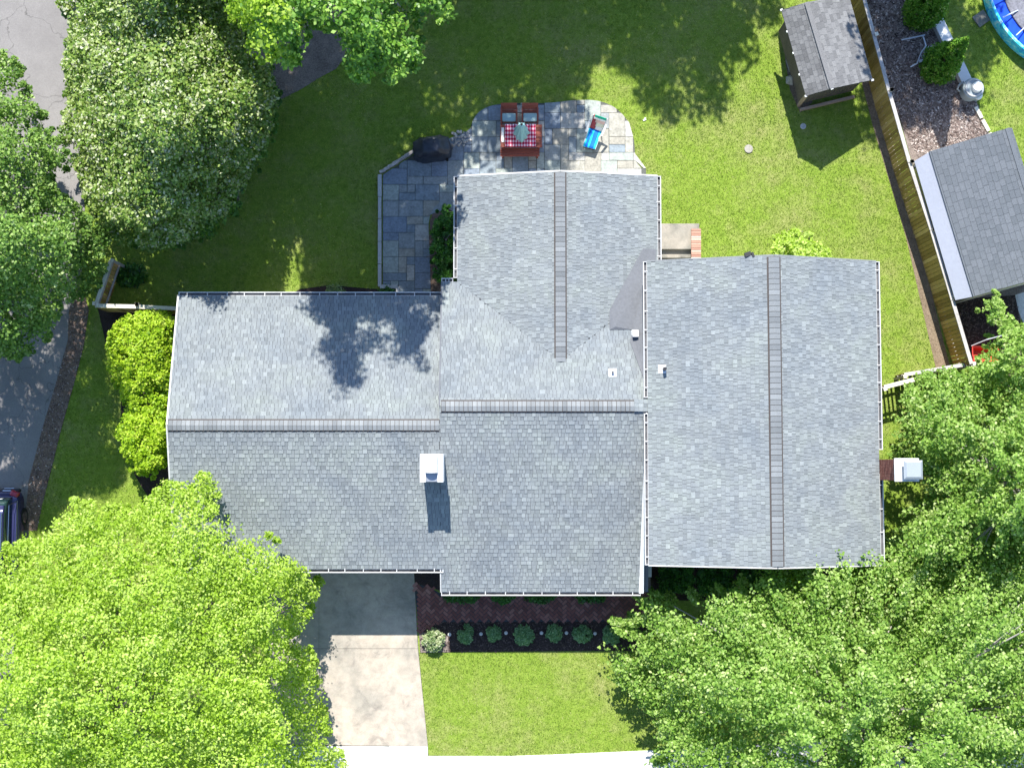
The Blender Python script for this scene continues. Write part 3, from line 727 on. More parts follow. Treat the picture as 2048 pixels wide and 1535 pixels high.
# chimneys
c0 = P(840, 907, 5.45); c1 = P(887, 964, 5.45); cx, cy = (c0.x + c1.x) / 2, (c0.y + c1.y) / 2; cw, cl = c1.x - c0.x, c0.y - c1.y; zt = 5.45
mb = MB(); mb.box((cx, cy, (zt + 3.2) / 2), (cw - .06, cl - .06, zt - 3.2)); ch = mb.build('chimney', M['white'], house); ch['label'] = 'white clad chimney on the garage slope with an arched cover'
mb = MB(); fw = .20
mb.box((cx, cy + cl / 2 - .16, zt + .03), (cw, .32, .07)); mb.box((cx - cw / 2 + fw / 2, cy - .16, zt + .03), (fw, cl - .33, .07)); mb.box((cx + cw / 2 - fw / 2, cy - .16, zt + .03), (fw, cl - .33, .07))
mb.build('chimney_crown', M['gutterwhite'], ch)
mb = MB(); mb.box((cx, cy - cl / 2 + .20, zt - .02), (cw - 2 * fw, .36, .05)); mb.build('crown_slab', M['lead'], ch)
mb = MB(); n = 10; vs = []; L0, L1 = cy - cl * .17, cy + cl * .40; hw = cw * .27
for y in (L0, L1):
    for k in range(n + 1): a = math.pi * k / n; vs.append((cx + hw * math.cos(a), y, zt + .05 + .26 * math.sin(a)))
mb.add(vs, [(k, n + 1 + k, n + 2 + k, k + 1) for k in range(n)] + [tuple(range(n + 1))[::-1], tuple(range(n + 1, 2 * n + 2))]); mb.build('arched_cover', M['white'], ch)
# brick chimney by the tall wing
bt = 6.55; q0 = P(1789, 917, bt); q1 = P(1836, 961, bt); bx, by = (q0.x + q1.x) / 2, (q0.y + q1.y) / 2; bw, bl = q1.x - q0.x, q0.y - q1.y
mb = MB(); mb.box((bx, by, bt / 2), (bw - .10, bl - .06, bt)); ch = mb.build('chimney', M['mortar'], house); ch['label'] = 'red brick chimney with pale crown and metal cap'
mb = MB(); zc = .04
while zc < bt - .02:
    off = (int(zc / .072) % 2) * .10; x = -bl / 2 - .0
    y = -bl / 2 + .02 - off
    while y < bl / 2 - .03:
        a_, b_ = max(y, -bl / 2 + .01), min(y + .195, bl / 2 - .01)
        if b_ - a_ > .03 and zc > 2.0:
            for sx in (-1, 1): mb.box((bx + sx * (bw / 2 - .045), by + (a_ + b_) / 2, zc + .03), (.03, b_ - a_, .062), tone=random.random())
        y += .205
    y = -bw / 2 + .02 - off
    while y < bw / 2 - .03:
        a_, b_ = max(y, -bw / 2 + .04), min(y + .195, bw / 2 - .04)
        if b_ - a_ > .03 and zc > 2.0:
            for sy in (-1, 1): mb.box((bx + (a_ + b_) / 2, by + sy * (bl / 2 - .025), zc + .03), (b_ - a_, .03, .062), tone=random.random())
        y += .205
    zc += .072
kind(mb.build('brick_course', M['brick'], ch), 'stuff')
mb = MB(); mb.box((bx, by, bt + .03), (bw + .04, bl + .04, .07)); mb.build('chimney_crown', M['walkc'], ch)
mb = MB(); kx = bx + .13
for sx in (-1, 1):
    for sy in (-1, 1): mb.box((kx + sx * .22, by + sy * .22, bt + .18), (.03, .03, .26))
mb.box((kx, by, bt + .16), (.40, .40, .22)); mb.build('flue_screen', M['lead'], ch)
mb = MB(); mb.lathe((kx, by, bt + .30), [(.43, 0), (.43, .02), (.34, .06), (.33, .07)], 4); o = mb.build('chimney_cap', M['capgrey'], ch)
o.data.transform(Matrix.Translation((kx, by, 0)) @ Matrix.Rotation(R(45), 4, 'Z') @ Matrix.Translation((-kx, -by, 0)))
# roof penetrations
def onslope(key, px, py, up=0):
    s = SL[key][0]; z = 4
    for _ in range(8): p = P(px, py, z); z = s.z(p.x, p.y) + up
    return P(px, py, z), s
for key, px, py, rr, hh in (('main_back_b', 1225, 745, .045, .16), ('tall_left', 1330, 738, .055, .36)):
    p, s = onslope(key, px - (6 if key == 'tall_left' else 0), py)
    mb = MB(); sl = math.atan(s.g); tl = Matrix.Rotation(sl, 4, 'Y' if key != 'tall_left' else 'Y') if False else None
    w = .13; vs = [Vector((p.x + a * w, p.y + b * w * 1.1, s.z(p.x + a * w, p.y + b * w * 1.1) + .034)) for a, b in ((-1, -1), (1, -1), (1, 1), (-1, 1))]
    vs += [v - Vector((0, 0, .03)) for v in vs]; mb.add(vs, [(0, 1, 2, 3), (4, 5, 1, 0), (5, 6, 2, 1), (6, 7, 3, 2), (7, 4, 0, 3)])
    fl = mb.build('vent_flashing', M['white'], roof_of[key])
    q = p + Vector((.07 if key == 'tall_left' else 0, 0, 0)); mb = MB(); mb.tube([q, q + Vector((0, 0, hh))], [rr * 1.2, rr], 12)
    mb.build('vent_pipe', M['lead'] if key != 'tall_left' else M['blackplastic'], roof_of[key])
    mb = MB(); mb.tube([q + Vector((0, 0, hh - .005)), q + Vector((0, 0, hh + .004))], rr * .7, 12); mb.build('vent_opening', M['blackplastic'], roof_of[key])
p, s = onslope('main_back_b', 1270, 668); mb = MB(); mb.box((p.x, p.y, p.z + .14), (.20, .24, .26)); mb.box((p.x, p.y, p.z + .03), (.24, .28, .03)); mb.build('box_vent', M['white'], rm, bevel=.015)
p = P(1496, 509, 5.75); mb = MB(); mb.box((p.x, p.y + .02, p.z - .05), (.22, .14, .10), R(20)); mb.box((p.x + .16, p.y, p.z - .03), (.07, .16, .14), R(20)); mb.build('eave_floodlight', M['blackplastic'], rt)
o = MB(); q_ = P(1440, 700, 5.4)

# stoop
stp = thing('back_stoop', 'concrete back stoop with two steps and a brick cheek beside the tall wing', 'steps', P(1350, 480))
def blk(name, px0, py0, px1, py1, z, mat):
    a = P(px0, py0, z); b = P(px1, py1, z); mb = MB(); mb.box(((a.x + b.x) / 2, (a.y + b.y) / 2, z / 2), (abs(b.x - a.x), abs(b.y - a.y), z)); return mb.build(name, mat, stp, bevel=.01)
blk('landing', 1300, 447, 1399, 498, .56, M['stoop']); blk('tread', 1300, 498.5, 1384, 515.5, .36, M['stoop']); blk('tread', 1300, 516, 1384, 534, .18, M['stoop'])
a = P(1392, 458, .6)
for k in range(13):
    p = P(1392, 460 + k * 4.7, .62); mb = MB(); mb.box((0, 0, 0), (.36, .076, .10), tone=random.random()); obj_at('brick', mb.data('brick', M['brickpale']), p, stp)
mb = MB(); p = P(1392, 488, .56); mb.box((p.x, p.y, .28), (.34, 1.16, .57)); mb.build('cheek_wall', M['mortar'], stp)

# ================================================================= FOLIAGE
def pdist(X, Y, poly):
    d = np.full(len(X), 1e9); n = len(poly)
    for i in range(n):
        ax, ay = poly[i]; bx_, by_ = poly[(i + 1) % n]; dx, dy = bx_ - ax, by_ - ay
        t = np.clip(((X - ax) * dx + (Y - ay) * dy) / (dx * dx + dy * dy + 1e-9), 0, 1)
        d = np.minimum(d, np.hypot(X - ax - t * dx, Y - ay - t * dy))
    return d
def world_np(px, py, z):
    a = (px - 1024) / FPX; b = -(py - 767.5) / FPX; y = b * _c + _s; zz = b * _s - _c; k = (H - z) / -zz
    return np.stack([a * k, y * k, z], 1)
def vnoise(x, y, s, seed):
    return np.array([noise.noise(Vector((a * s, b * s, seed))) for a, b in zip(x, y)])
def leaves(name, C, n_per, rad, leaf, mat, parent, tone=(.5, .2), dirs=None, stretch=1.0, up=.9, tint=None, droop=0.0, flat=.7):
    """C: clump centres (n,3). Leaves are small folded rhombs scattered through each clump."""
    n = len(C); idx = np.repeat(np.arange(n), n_per); m = len(idx)
    g = rng.normal(size=(m, 3)); g /= np.maximum(1e-6, np.linalg.norm(g, axis=1))[:, None]; g *= (rng.random(m) ** .45)[:, None]
    rr = (np.asarray(rad) if np.ndim(rad) else np.full(n, rad))[idx]
    off = g * rr[:, None]; off[:, 2] *= flat
    if dirs is not None:
        d = dirs[idx]; along = (off * d).sum(1)[:, None] * d; off = (off - along) * .62 + along * stretch
    pos = C[idx] + off
    nrm = rng.normal(size=(m, 3)) * .62 + np.array([0, 0, up]) + g * .55; nrm /= np.linalg.norm(nrm, axis=1)[:, None]
    h = rng.normal(size=(m, 3)); h -= (h * nrm).sum(1)[:, None] * nrm; h /= np.linalg.norm(h, axis=1)[:, None]
    sd_ = np.cross(nrm, h); L = (leaf * (0.65 + .7 * rng.random(m)))[:, None]; w = L * .34
    v = np.empty((m, 4, 3)); v[:, 0] = pos - h * L * .5; v[:, 1] = pos + sd_ * w - nrm * L * .08 + h * L * .06; v[:, 2] = pos + h * L * .5 - nrm * L * .12; v[:, 3] = pos - sd_ * w - nrm * L * .08 + h * L * .06
    me = bpy.data.meshes.new(name); me.vertices.add(m * 4); me.vertices.foreach_set('co', v.reshape(-1).astype(np.float32))
    me.loops.add(m * 4); me.loops.foreach_set('vertex_index', np.arange(m * 4, dtype=np.int32))
    me.polygons.add(m); me.polygons.foreach_set('loop_start', np.arange(0, m * 4, 4, dtype=np.int32)); me.polygons.foreach_set('loop_total', np.full(m, 4, dtype=np.int32))
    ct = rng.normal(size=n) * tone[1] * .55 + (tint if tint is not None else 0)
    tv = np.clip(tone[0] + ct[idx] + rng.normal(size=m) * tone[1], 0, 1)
    at = me.attributes.new('tone', 'FLOAT', 'FACE'); at.data.foreach_set('value', tv.astype(np.float32))
    me.materials.append(mat); me.update(calc_edges=True)
    o = bpy.data.objects.new(name, me); COL.objects.link(o)
    if parent: attach(o, parent)
    return o
def limbs(parent, base, C, top, n, r0, mat):
    base = Vector(base); mb = MB(); zt = max(1.2, top * .42); mid = base + Vector((0, 0, zt))
    mb.tube([base, base + Vector((.05, .04, zt * .5)), mid], [r0 * 1.3, r0, r0 * .85], 9); mb.build('trunk', mat, parent, smooth=True)
    mb = MB(); sel = rng.choice(len(C), min(n, len(C)), replace=False)
    for i in sel:
        e = mid.lerp(Vector(C[i]), .90) - Vector((0, 0, .15)); d = (e - mid); m1 = mid + d * .45 + Vector((random.uniform(-.3, .3), random.uniform(-.3, .3), d.length * .10))
        mb.tube([mid - Vector((0, 0, random.random() * zt * .3)), m1, e], [r0 * .42, r0 * .2, .022], 5, cap=False)
        for _ in range(2):
            e2 = e + Vector((random.uniform(-.3, .3), random.uniform(-.3, .3), random.uniform(-.2, .1))); mb.tube([m1.lerp(e, .5), e2], [.03, .012], 4, cap=False)
    mb.build('limb', mat, parent, smooth=True)
def tree_px(name, label, poly, hmin, hmax, D, dens, n_per, rad, leaf, mat, trunk_px, bark='bark', tone=(.5, .2), lump=.9, lumps=.45, seed=0, cap=None, stretch=None, depth=.7, group=None, spill=0, up=.9, holes=.0, hole_s=.35, cat='tree', r0=.22, nl=26, below=.35):
    x0, x1 = min(p[0] for p in poly), max(p[0] for p in poly); y0, y1 = min(p[1] for p in poly), max(p[1] for p in poly)
    ppm = 2680 / (50 - hmax * .8); A = (x1 - x0) * (y1 - y0) / ppm ** 2; n = int(A * dens)
    X = rng.uniform(x0, x1, n); Y = rng.uniform(y0, y1, n); k = inpoly_np(X, Y, poly); X, Y = X[k], Y[k]
    d = pdist(X, Y, poly); h = hmin + (hmax - hmin) * np.sqrt(np.clip(d / D, 0, 1))
    lm = vnoise(X / 60, Y / 60, lumps * 1.0, seed + .3) * 1.6 + vnoise(X / 60, Y / 60, lumps * 2.6, seed + 7.7) * .8
    h = h + lm * lump * np.clip(d / D + .25, 0, 1)
    if cap is not None: h = np.minimum(h, cap(X, Y))
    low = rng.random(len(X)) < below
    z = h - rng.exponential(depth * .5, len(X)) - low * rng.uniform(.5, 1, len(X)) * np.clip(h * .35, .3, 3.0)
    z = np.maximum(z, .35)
    if holes > 0:
        hv = vnoise(X / 60, Y / 60, hole_s * 3, seed + 21.1); k = hv > -.5 + holes; X, Y, z, h, d, low = X[k], Y[k], z[k], h[k], d[k], low[k]
    C = world_np(X, Y, z)
    tp = P(*trunk_px) if len(trunk_px) == 2 else Vector(trunk_px)
    t = thing(name, label, cat, (tp.x, tp.y, 0), group)
    dirs = None
    if stretch:
        dv = C - np.array([tp.x, tp.y, hmax * .45]); dv[:, 2] = np.abs(dv[:, 2]) * .5 + .6; dv += rng.normal(size=dv.shape) * .8; dirs = dv / np.linalg.norm(dv, axis=1)[:, None]
    rr = rad * rng.uniform(.65, 1.25, len(C)) * np.clip(d / (rad * 55), .35, 1)
    leaves('crown', C, n_per, rr, leaf, M[mat], t, tone, dirs, stretch or 1.0, up, tint=np.where(low, -.12, .03))  # lower clumps darkened: inner crown shade put into the leaf tone
    limbs(t, (tp.x, tp.y, 0), C, hmax, nl, r0, M[bark])
    return t
def tree_world(name, label, cx, cy, rad, ztop, zlow, dens, n_per, crad, leaf, mat, tone=(.5, .2), group=None, bark='bark'):
    n = int(dens * rad ** 2 * 3.2); g = rng.normal(size=(n, 3)); g /= np.linalg.norm(g, axis=1)[:, None]; g *= (rng.random(n) ** .4)[:, None]
    ang = np.arctan2(g[:, 1], g[:, 0]); wob = 1 + .16 * np.sin(3 * ang + cx) + .12 * np.sin(5 * ang + cy)
    C = np.stack([cx + g[:, 0] * rad * wob, cy + g[:, 1] * rad * wob, (ztop + zlow) / 2 + g[:, 2] * (ztop - zlow) / 2], 1)
    t = thing(name, label, 'tree', (cx, cy, 0), group)
    leaves('crown', C, n_per, crad, leaf, M[mat], t, tone); limbs(t, (cx, cy, 0), C, ztop, 22, .25, M[bark]); return t

# bottom left bright tree
tree_px('shade_tree', 'large bright lime green tree covering the lower left corner beside the driveway',
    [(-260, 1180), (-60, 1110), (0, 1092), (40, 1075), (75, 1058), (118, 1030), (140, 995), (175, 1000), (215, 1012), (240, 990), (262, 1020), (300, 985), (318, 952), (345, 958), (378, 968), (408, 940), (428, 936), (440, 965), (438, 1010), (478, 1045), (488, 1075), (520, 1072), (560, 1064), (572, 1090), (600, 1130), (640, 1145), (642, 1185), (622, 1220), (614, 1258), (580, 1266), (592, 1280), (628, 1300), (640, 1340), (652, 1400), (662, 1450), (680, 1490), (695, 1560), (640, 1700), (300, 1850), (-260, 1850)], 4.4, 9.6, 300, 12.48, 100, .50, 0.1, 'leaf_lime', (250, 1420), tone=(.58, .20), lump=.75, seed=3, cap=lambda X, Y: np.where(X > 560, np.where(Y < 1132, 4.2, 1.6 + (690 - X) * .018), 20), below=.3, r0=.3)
# bottom right maples
tree_px('maple_tree', 'broad green tree filling the lower right corner in front of the tall wing',
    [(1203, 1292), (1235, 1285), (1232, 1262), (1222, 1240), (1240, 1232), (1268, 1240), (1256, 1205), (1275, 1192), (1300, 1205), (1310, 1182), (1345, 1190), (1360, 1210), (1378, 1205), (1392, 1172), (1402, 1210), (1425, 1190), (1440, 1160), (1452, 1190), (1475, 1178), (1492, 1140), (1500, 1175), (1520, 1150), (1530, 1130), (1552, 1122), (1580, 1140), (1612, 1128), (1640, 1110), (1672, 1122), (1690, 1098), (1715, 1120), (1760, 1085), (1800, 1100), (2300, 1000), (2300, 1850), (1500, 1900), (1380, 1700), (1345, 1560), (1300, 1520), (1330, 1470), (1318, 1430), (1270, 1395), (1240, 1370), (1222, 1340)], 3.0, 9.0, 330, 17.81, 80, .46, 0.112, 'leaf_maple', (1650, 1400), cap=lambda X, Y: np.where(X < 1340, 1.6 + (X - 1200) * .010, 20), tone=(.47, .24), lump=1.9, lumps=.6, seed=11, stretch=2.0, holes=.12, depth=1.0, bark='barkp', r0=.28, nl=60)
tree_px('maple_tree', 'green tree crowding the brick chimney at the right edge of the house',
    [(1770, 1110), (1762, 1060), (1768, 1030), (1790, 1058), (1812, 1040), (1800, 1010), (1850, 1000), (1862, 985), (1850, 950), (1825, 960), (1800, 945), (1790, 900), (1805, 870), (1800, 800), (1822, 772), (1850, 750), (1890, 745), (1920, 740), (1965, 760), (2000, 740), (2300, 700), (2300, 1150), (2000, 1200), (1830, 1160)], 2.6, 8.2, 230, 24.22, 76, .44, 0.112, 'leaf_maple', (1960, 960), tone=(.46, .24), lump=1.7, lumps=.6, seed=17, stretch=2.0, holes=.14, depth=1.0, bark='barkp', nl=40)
tree_px('maple_tree', 'pointed green tree top rising between the neighbour shed and the back fence',
    [(1940, 728), (1968, 700), (1972, 672), (1995, 660), (1962, 632), (1945, 612), (1958, 598), (1982, 602), (1975, 575), (1992, 560), (2002, 590), (2015, 625), (2032, 650), (2100, 640), (2300, 600), (2300, 800), (2000, 790), (1950, 760)], 3.0, 7.5, 130, 20.16, 76, .38, 0.112, 'leaf_maple', (2060, 730), tone=(.52, .2), lump=.9, lumps=.6, seed=23, stretch=1.7, holes=.05, bark='barkp', nl=20)
# top left magnolia and its neighbours
capT1 = lambda X, Y: np.clip((870 - Y) / 62.0, .8, 12)
tree_px('magnolia_tree', 'big rounded tree with glossy olive leaves at the upper left over the lawn edge',
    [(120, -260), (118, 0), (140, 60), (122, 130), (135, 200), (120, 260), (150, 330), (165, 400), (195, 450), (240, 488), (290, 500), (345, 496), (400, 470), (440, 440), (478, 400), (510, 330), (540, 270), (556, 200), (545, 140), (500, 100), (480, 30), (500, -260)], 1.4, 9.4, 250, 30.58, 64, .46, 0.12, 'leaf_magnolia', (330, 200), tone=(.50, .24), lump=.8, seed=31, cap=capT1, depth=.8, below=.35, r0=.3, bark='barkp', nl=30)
tree_px('evergreen_shrub', 'dark green leafy skirt of growth along the right side of the magnolia',
    [(200, 440), (240, 492), (300, 503), (360, 498), (430, 470), (480, 420), (520, 350), (552, 270), (562, 190), (545, 130), (505, 110), (490, 220), (450, 330), (390, 400), (300, 440)], .8, 3.2, 60, 13.0, 70, .34, .12, 'leaf_deep', (470, 330), tone=(.45, .2), lump=.3, seed=37, cat='shrub', depth=.4, cap=lambda X, Y: np.clip((800 - Y) / 75.0, .6, 5), r0=.10)
tree_px('street_tree', 'grey green tree overhanging the road at the left edge',
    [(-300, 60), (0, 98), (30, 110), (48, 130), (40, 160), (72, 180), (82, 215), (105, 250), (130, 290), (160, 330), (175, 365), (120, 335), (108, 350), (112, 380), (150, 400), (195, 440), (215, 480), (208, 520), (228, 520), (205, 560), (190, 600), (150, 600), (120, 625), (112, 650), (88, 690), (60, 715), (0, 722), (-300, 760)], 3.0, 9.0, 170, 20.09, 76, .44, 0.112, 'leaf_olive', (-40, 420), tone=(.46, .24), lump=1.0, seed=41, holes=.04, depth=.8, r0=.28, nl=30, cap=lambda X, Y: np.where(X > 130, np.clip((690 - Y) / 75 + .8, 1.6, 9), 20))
tree_px('yard_tree', 'tall bright green tree reaching down from the top edge over the mulch bed',
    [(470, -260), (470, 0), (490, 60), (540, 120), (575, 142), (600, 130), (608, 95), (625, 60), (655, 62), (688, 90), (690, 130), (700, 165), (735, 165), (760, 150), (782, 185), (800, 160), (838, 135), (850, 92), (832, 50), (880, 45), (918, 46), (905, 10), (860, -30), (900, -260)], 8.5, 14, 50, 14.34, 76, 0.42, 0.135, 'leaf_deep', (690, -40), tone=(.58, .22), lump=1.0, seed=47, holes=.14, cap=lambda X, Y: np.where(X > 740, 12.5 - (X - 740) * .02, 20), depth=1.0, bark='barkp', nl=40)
tree_px('yard_tree', 'lime leaved tree crown at the top edge just right of the magnolia',
    [(430, -260), (440, -20), (470, 60), (505, 118), (548, 132), (585, 100), (612, 40), (600, -40), (640, -260)], 8.5, 14.4, 40, 12.02, 70, 0.4, 0.125, 'leaf_lime', (540, -40), tone=(.42, .22), lump=.8, seed=53, holes=.16, nl=14)
# trees beyond the top edge whose shade falls on the back lawn
for i, (x, y, r_, zt_, zl_) in enumerate([(-1.5, 25.7, 4.6, 15.0, 4.5), (4.8, 27.8, 5.0, 14.0, 4.5), (11.0, 31.6, 4.4, 10.5, 3.5), (-8.5, 24.5, 4.8, 15.5, 4.0), (14.4, 24.6, 3.2, 12.5, 5.0), (-6.3, 18.6, 3.5, 13.0, 7.0)]):
    tree_world('yard_tree', 'tall leafy tree standing beyond the back lawn past the top edge', x, y, r_, zt_, zl_, 9, 46, .6, .24, 'leaf_deep', group='tall trees past the back lawn')

# shrubs
def shrub(name, label, px, py, rx, ry, h, mat, n=26, n_per=60, leaf=.10, tone=(.5, .2), group=None, cat='shrub', crad=.2, spike=0):
    base = P(px, py); ppm = FPX / 50; ax, ay = rx / ppm, ry / ppm; C = []
    for _ in range(n):
        a = random.uniform(0, 2 * math.pi); r_ = math.sqrt(random.random()) * .92; z = h * math.sqrt(max(.05, 1 - r_ ** 2)) * random.uniform(.72, 1.0)
        C.append((base.x + math.cos(a) * r_ * ax * .85, base.y + math.sin(a) * r_ * ay * .85, max(.06, z - crad * .4)))
    t = thing(name, label, cat, base, group)
    leaves('foliage', np.array(C), n_per, crad, leaf, M[mat], t, tone, flat=.8)
    mb = MB()
    for _ in range(6):
        c = random.choice(C); mb.tube([base, Vector(c) * 1.0], [.02, .008], 4, cap=False)
    mb.build('stem', M['bark'], t); return t
shrub('round_shrub', 'variegated cream and green round shrub lit by the sun at the driveway corner', 868, 1278, 26, 26, .62, 'leaf_vari', 60, 40, .075, (.55, .25), 'shrubs in the front bed', crad=.12)
for px, py, rx, ry, lab in ((932, 1266, 17, 21, 'oval green shrub in the front bed, next after the variegated one'), (988, 1265, 16, 18, 'smallest green shrub in the front bed, left of the big dark one'),
        (1048, 1268, 24, 23, 'largest and darkest round shrub in the middle of the front bed'), (1108, 1264, 18, 20, 'grey green round shrub right of the big dark one in the front bed'),
        (1164, 1265, 22, 20, 'wide green shrub in the front bed, second from the maple branches'), (1222, 1268, 20, 21, 'blue green shrub at the end of the front bed, touched by maple branches')):
    shrub('round_shrub', lab, px, py, rx, ry, .55, 'leaf_box', int(rx * ry / 6.5), 34, .07, (.55, .22), 'shrubs in the front bed', crad=.10)
for px, rx, lab in ((922, 42, 'low dark green shrub against the front wall at its left end'), (1006, 26, 'small dark shrub against the front wall, second from the left'), (1080, 32, 'dark shrub against the front wall under the middle window'), (1180, 34, 'dark shrub against the front wall near the right corner')):
    shrub('foundation_shrub', lab, px, 1190, rx, 14, .5, 'leaf_hedge', int(rx * 1.3), 40, .09, (.5, .2), 'shrubs against the front wall', crad=.16)
for px, lab in ((1345, 'square clipped dark hedge beside the front corner of the tall wing'), (1422, 'dark clipped hedge in front of the tall wing, right of the square one'), (1500, 'dark clipped hedge under the gable half hidden by maple branches'), (1580, 'dark clipped hedge under the gable nearest the chimney side')):
    base = P(px, 1150); C = np.array([(base.x + random.uniform(-.58, .58), base.y + random.uniform(-.55, .55), random.uniform(.8, 1.25)) for _ in range(110)])
    t = thing('clipped_hedge', lab, 'hedge', base, 'hedges in front of the tall wing'); leaves('foliage', C, 46, .16, .09, M['leaf_hedge'], t, (.5, .2))
    mb = MB(); mb.tube([base, base + Vector((0, 0, .8))], .04, 6); mb.build('stem', M['bark'], t)
shrub_kw = dict(cat='shrub')
tree_px('lime_shrub', 'bright lime green shrub against the garage gable, nearest the left fence',
    [(212, 690), (225, 648), (250, 628), (300, 618), (340, 624), (354, 650), (352, 700), (348, 765), (335, 785), (300, 782), (265, 785), (235, 780), (216, 740)], 1.5, 2.7, 30, 43.2, 70, .26, 0.1, 'leaf_shrub', (300, 700), tone=(.60, .18), lump=.25, seed=61, cat='shrub', depth=.4, r0=.05, nl=10, cap=lambda X, Y: np.where(X < 252, 1.2, 9))
tree_px('lime_shrub', 'sparser yellow green shrub between the two lime ones beside the garage',
    [(245, 750), (300, 740), (345, 740), (346, 800), (340, 842), (290, 848), (255, 835), (240, 790)], 1.3, 2.1, 25, 51.84, 50, .22, .10, 'leaf_shrub', (300, 795), tone=(.45, .2), lump=.2, seed=64, cat='shrub', depth=.4, r0=.04, nl=12)
tree_px('lime_shrub', 'lime green shrub by the garage gable closest to the big shade tree',
    [(250, 825), (300, 815), (342, 808), (345, 860), (342, 900), (332, 935), (305, 955), (262, 948), (244, 905), (230, 868), (238, 842)], 1.3, 2.5, 28, 43.2, 66, .24, 0.1, 'leaf_shrub', (295, 885), tone=(.55, .2), lump=.25, seed=67, cat='shrub', depth=.4, r0=.05, nl=10)
tree_px('rounded_shrub', 'pale yellow green shrub showing behind the rear edge of the tall wing',
    [(1532, 500), (1538, 478), (1560, 462), (1585, 455), (1600, 460), (1625, 465), (1645, 482), (1662, 500), (1662, 560), (1540, 560)], 1.2, 2.2, 45, 27.0, 60, .24, .12, 'leaf_lime', (1600, 525), tone=(.72, .2), lump=.2, seed=71, cat='shrub', depth=.4, r0=.05, nl=10)
tree_px('narrow_hedge', 'dense dark green hedge between the patio and the rear gable wall',
    [(868, 560), (862, 500), (864, 450), (872, 420), (890, 410), (910, 416), (914, 480), (914, 560), (900, 572)], .8, 1.3, 20, 56.0, 70, .20, .10, 'leaf_hedge', (895, 490), tone=(.62, .2), lump=.15, seed=77, cat='hedge', depth=.3, r0=.04, nl=8)
shrub('lily_clump', 'clump of daylilies with small orange flowers inside the left fence', 262, 552, 34, 26, .45, 'leaf_hedge', 26, 30, .14, (.4, .2), crad=.2, cat='plant')
shrub('low_plant', 'low plant with brown dried leaves against the back of the garage', 672, 583, 22, 9, .35, 'leaf_vari', 12, 30, .1, (.3, .2), cat='plant')
shrub('weed_clump', 'small dark tuft of leaves behind the garage next to the patio kerb', 775, 582, 16, 6, .25, 'leaf_hedge', 12, 26, .1, (.4, .2), cat='plant')

# arborvitae
def cypress(label, px, py, h, rb):
    b = P(px, py); t = thing('arborvitae', label, 'tree', b, 'cone shaped evergreens by the neighbour wall'); C = []; RR = []
    for _ in range(460):
        u_ = random.random() ** 1.15; z = .15 + u_ * h; r_ = rb * (1 - u_) ** .92 * (.6 + .4 * min(1, u_ * 6)) ; a = random.uniform(0, 2 * math.pi); k = math.sqrt(random.uniform(.55, 1))
        C.append((b.x + math.cos(a) * r_ * k, b.y + math.sin(a) * r_ * k, z)); RR.append(.05 + .16 * (1 - u_))
    leaves('foliage', np.array(C), 46, np.array(RR), .085, M['needle'], t, (.5, .22), up=.5, flat=1.5)
    mb = MB(); mb.tube([b, b + Vector((0, 0, h * .8))], [.07, .02], 6); mb.build('trunk', M['bark'], t)
cypress('cone shaped evergreen at the top edge beside the white retaining beam', 1835, 32, 4.6, .85)
cypress('cone shaped evergreen halfway along the white retaining beam, reddish mulch below it', 1868, 140, 3.6, .78)

# ================================================================= FENCES
def fence(t, px, z=1.75, picket=.135, gap=.012, rail=True, side=-1, post_step=2.4, post_h=.10, rm_='woodbrown', railw=.13, toneb=.5, individually=True):
    pts = PP(px, z)
    for a, b in zip(pts[:-1], pts[1:]):
        a = Vector((a.x, a.y, 0)); b = Vector((b.x, b.y, 0)); d = (b - a).normalized(); L = (b - a).length; x = Vector((-d.y, d.x, 0)) * side; rz = math.atan2(d.y, d.x)
        n = int(L / (picket + gap))
        for k in range(n):
            p = a + d * ((k + .5) * L / n) + x * .05; hh = z - .05 + random.uniform(-.012, .012)
            mb = MB(); mb.box((0, 0, hh / 2), (picket, .02, hh), tone=min(1, max(0, random.gauss(toneb, .25)))); o = obj_at('picket', mb.data('picket', M['picket']), p + x * random.uniform(-.008, .008), t, rz)
        m = max(1, round(L / post_step))
        for k in range(m):
            p = a + d * (L * k / m); q = a + d * (L * (k + 1) / m)
            mb = MB(); mb.bar(p + Vector((0, 0, z)) + d * .01, q + Vector((0, 0, z)) - d * .01, railw, .04); mb.build('top_rail', M[rm_], t)
            mb = MB(); mb.bar(p + Vector((0, 0, z * .28)) - x * .0, q + Vector((0, 0, z * .28)), .05, .09); mb.bar(p + Vector((0, 0, z * .82)), q + Vector((0, 0, z * .82)), .05, .09); mb.build('cross_rail', M['postw'], t)
        for k in range(m + 1):
            p = a + d * (L * k / m) - x * .07; mb = MB(); mb.box((p.x, p.y, (z + post_h) / 2), (.10, .10, z + post_h), rz); pp = mb.build('post', M['postw'], t); mb = MB(); mb.box((p.x, p.y, z + post_h + .01), (.13, .13, .03), rz); mb.build('post_cap', M['woodpale'], pp)
t = thing('plank_fence', 'long weathered wooden plank fence running down between the yard and the neighbour', 'fence', P(1850, 400))
fence(t, [(1718, -40), (1778, 182), (1819, 325), (1863, 460), (1905, 600), (1943, 728)], 1.75)
t = thing('slat_gate', 'short pale topped fence section with open slats meeting the tall wing', 'fence', P(1800, 765))
fence(t, [(1768, 774), (1834, 757)], 1.5, .07, .075, rm_='woodpale', railw=.15, side=1, post_step=1.3)
t = thing('rail_fence', 'grey cross fence joining the gate section to the long plank fence', 'fence', P(1870, 745))
fence(t, [(1808, 749), (1880, 737), (1942, 727)], 1.2, .12, .03, side=1)
t = thing('side_fence', 'pale topped fence between the garage corner and the road', 'fence', P(270, 614))
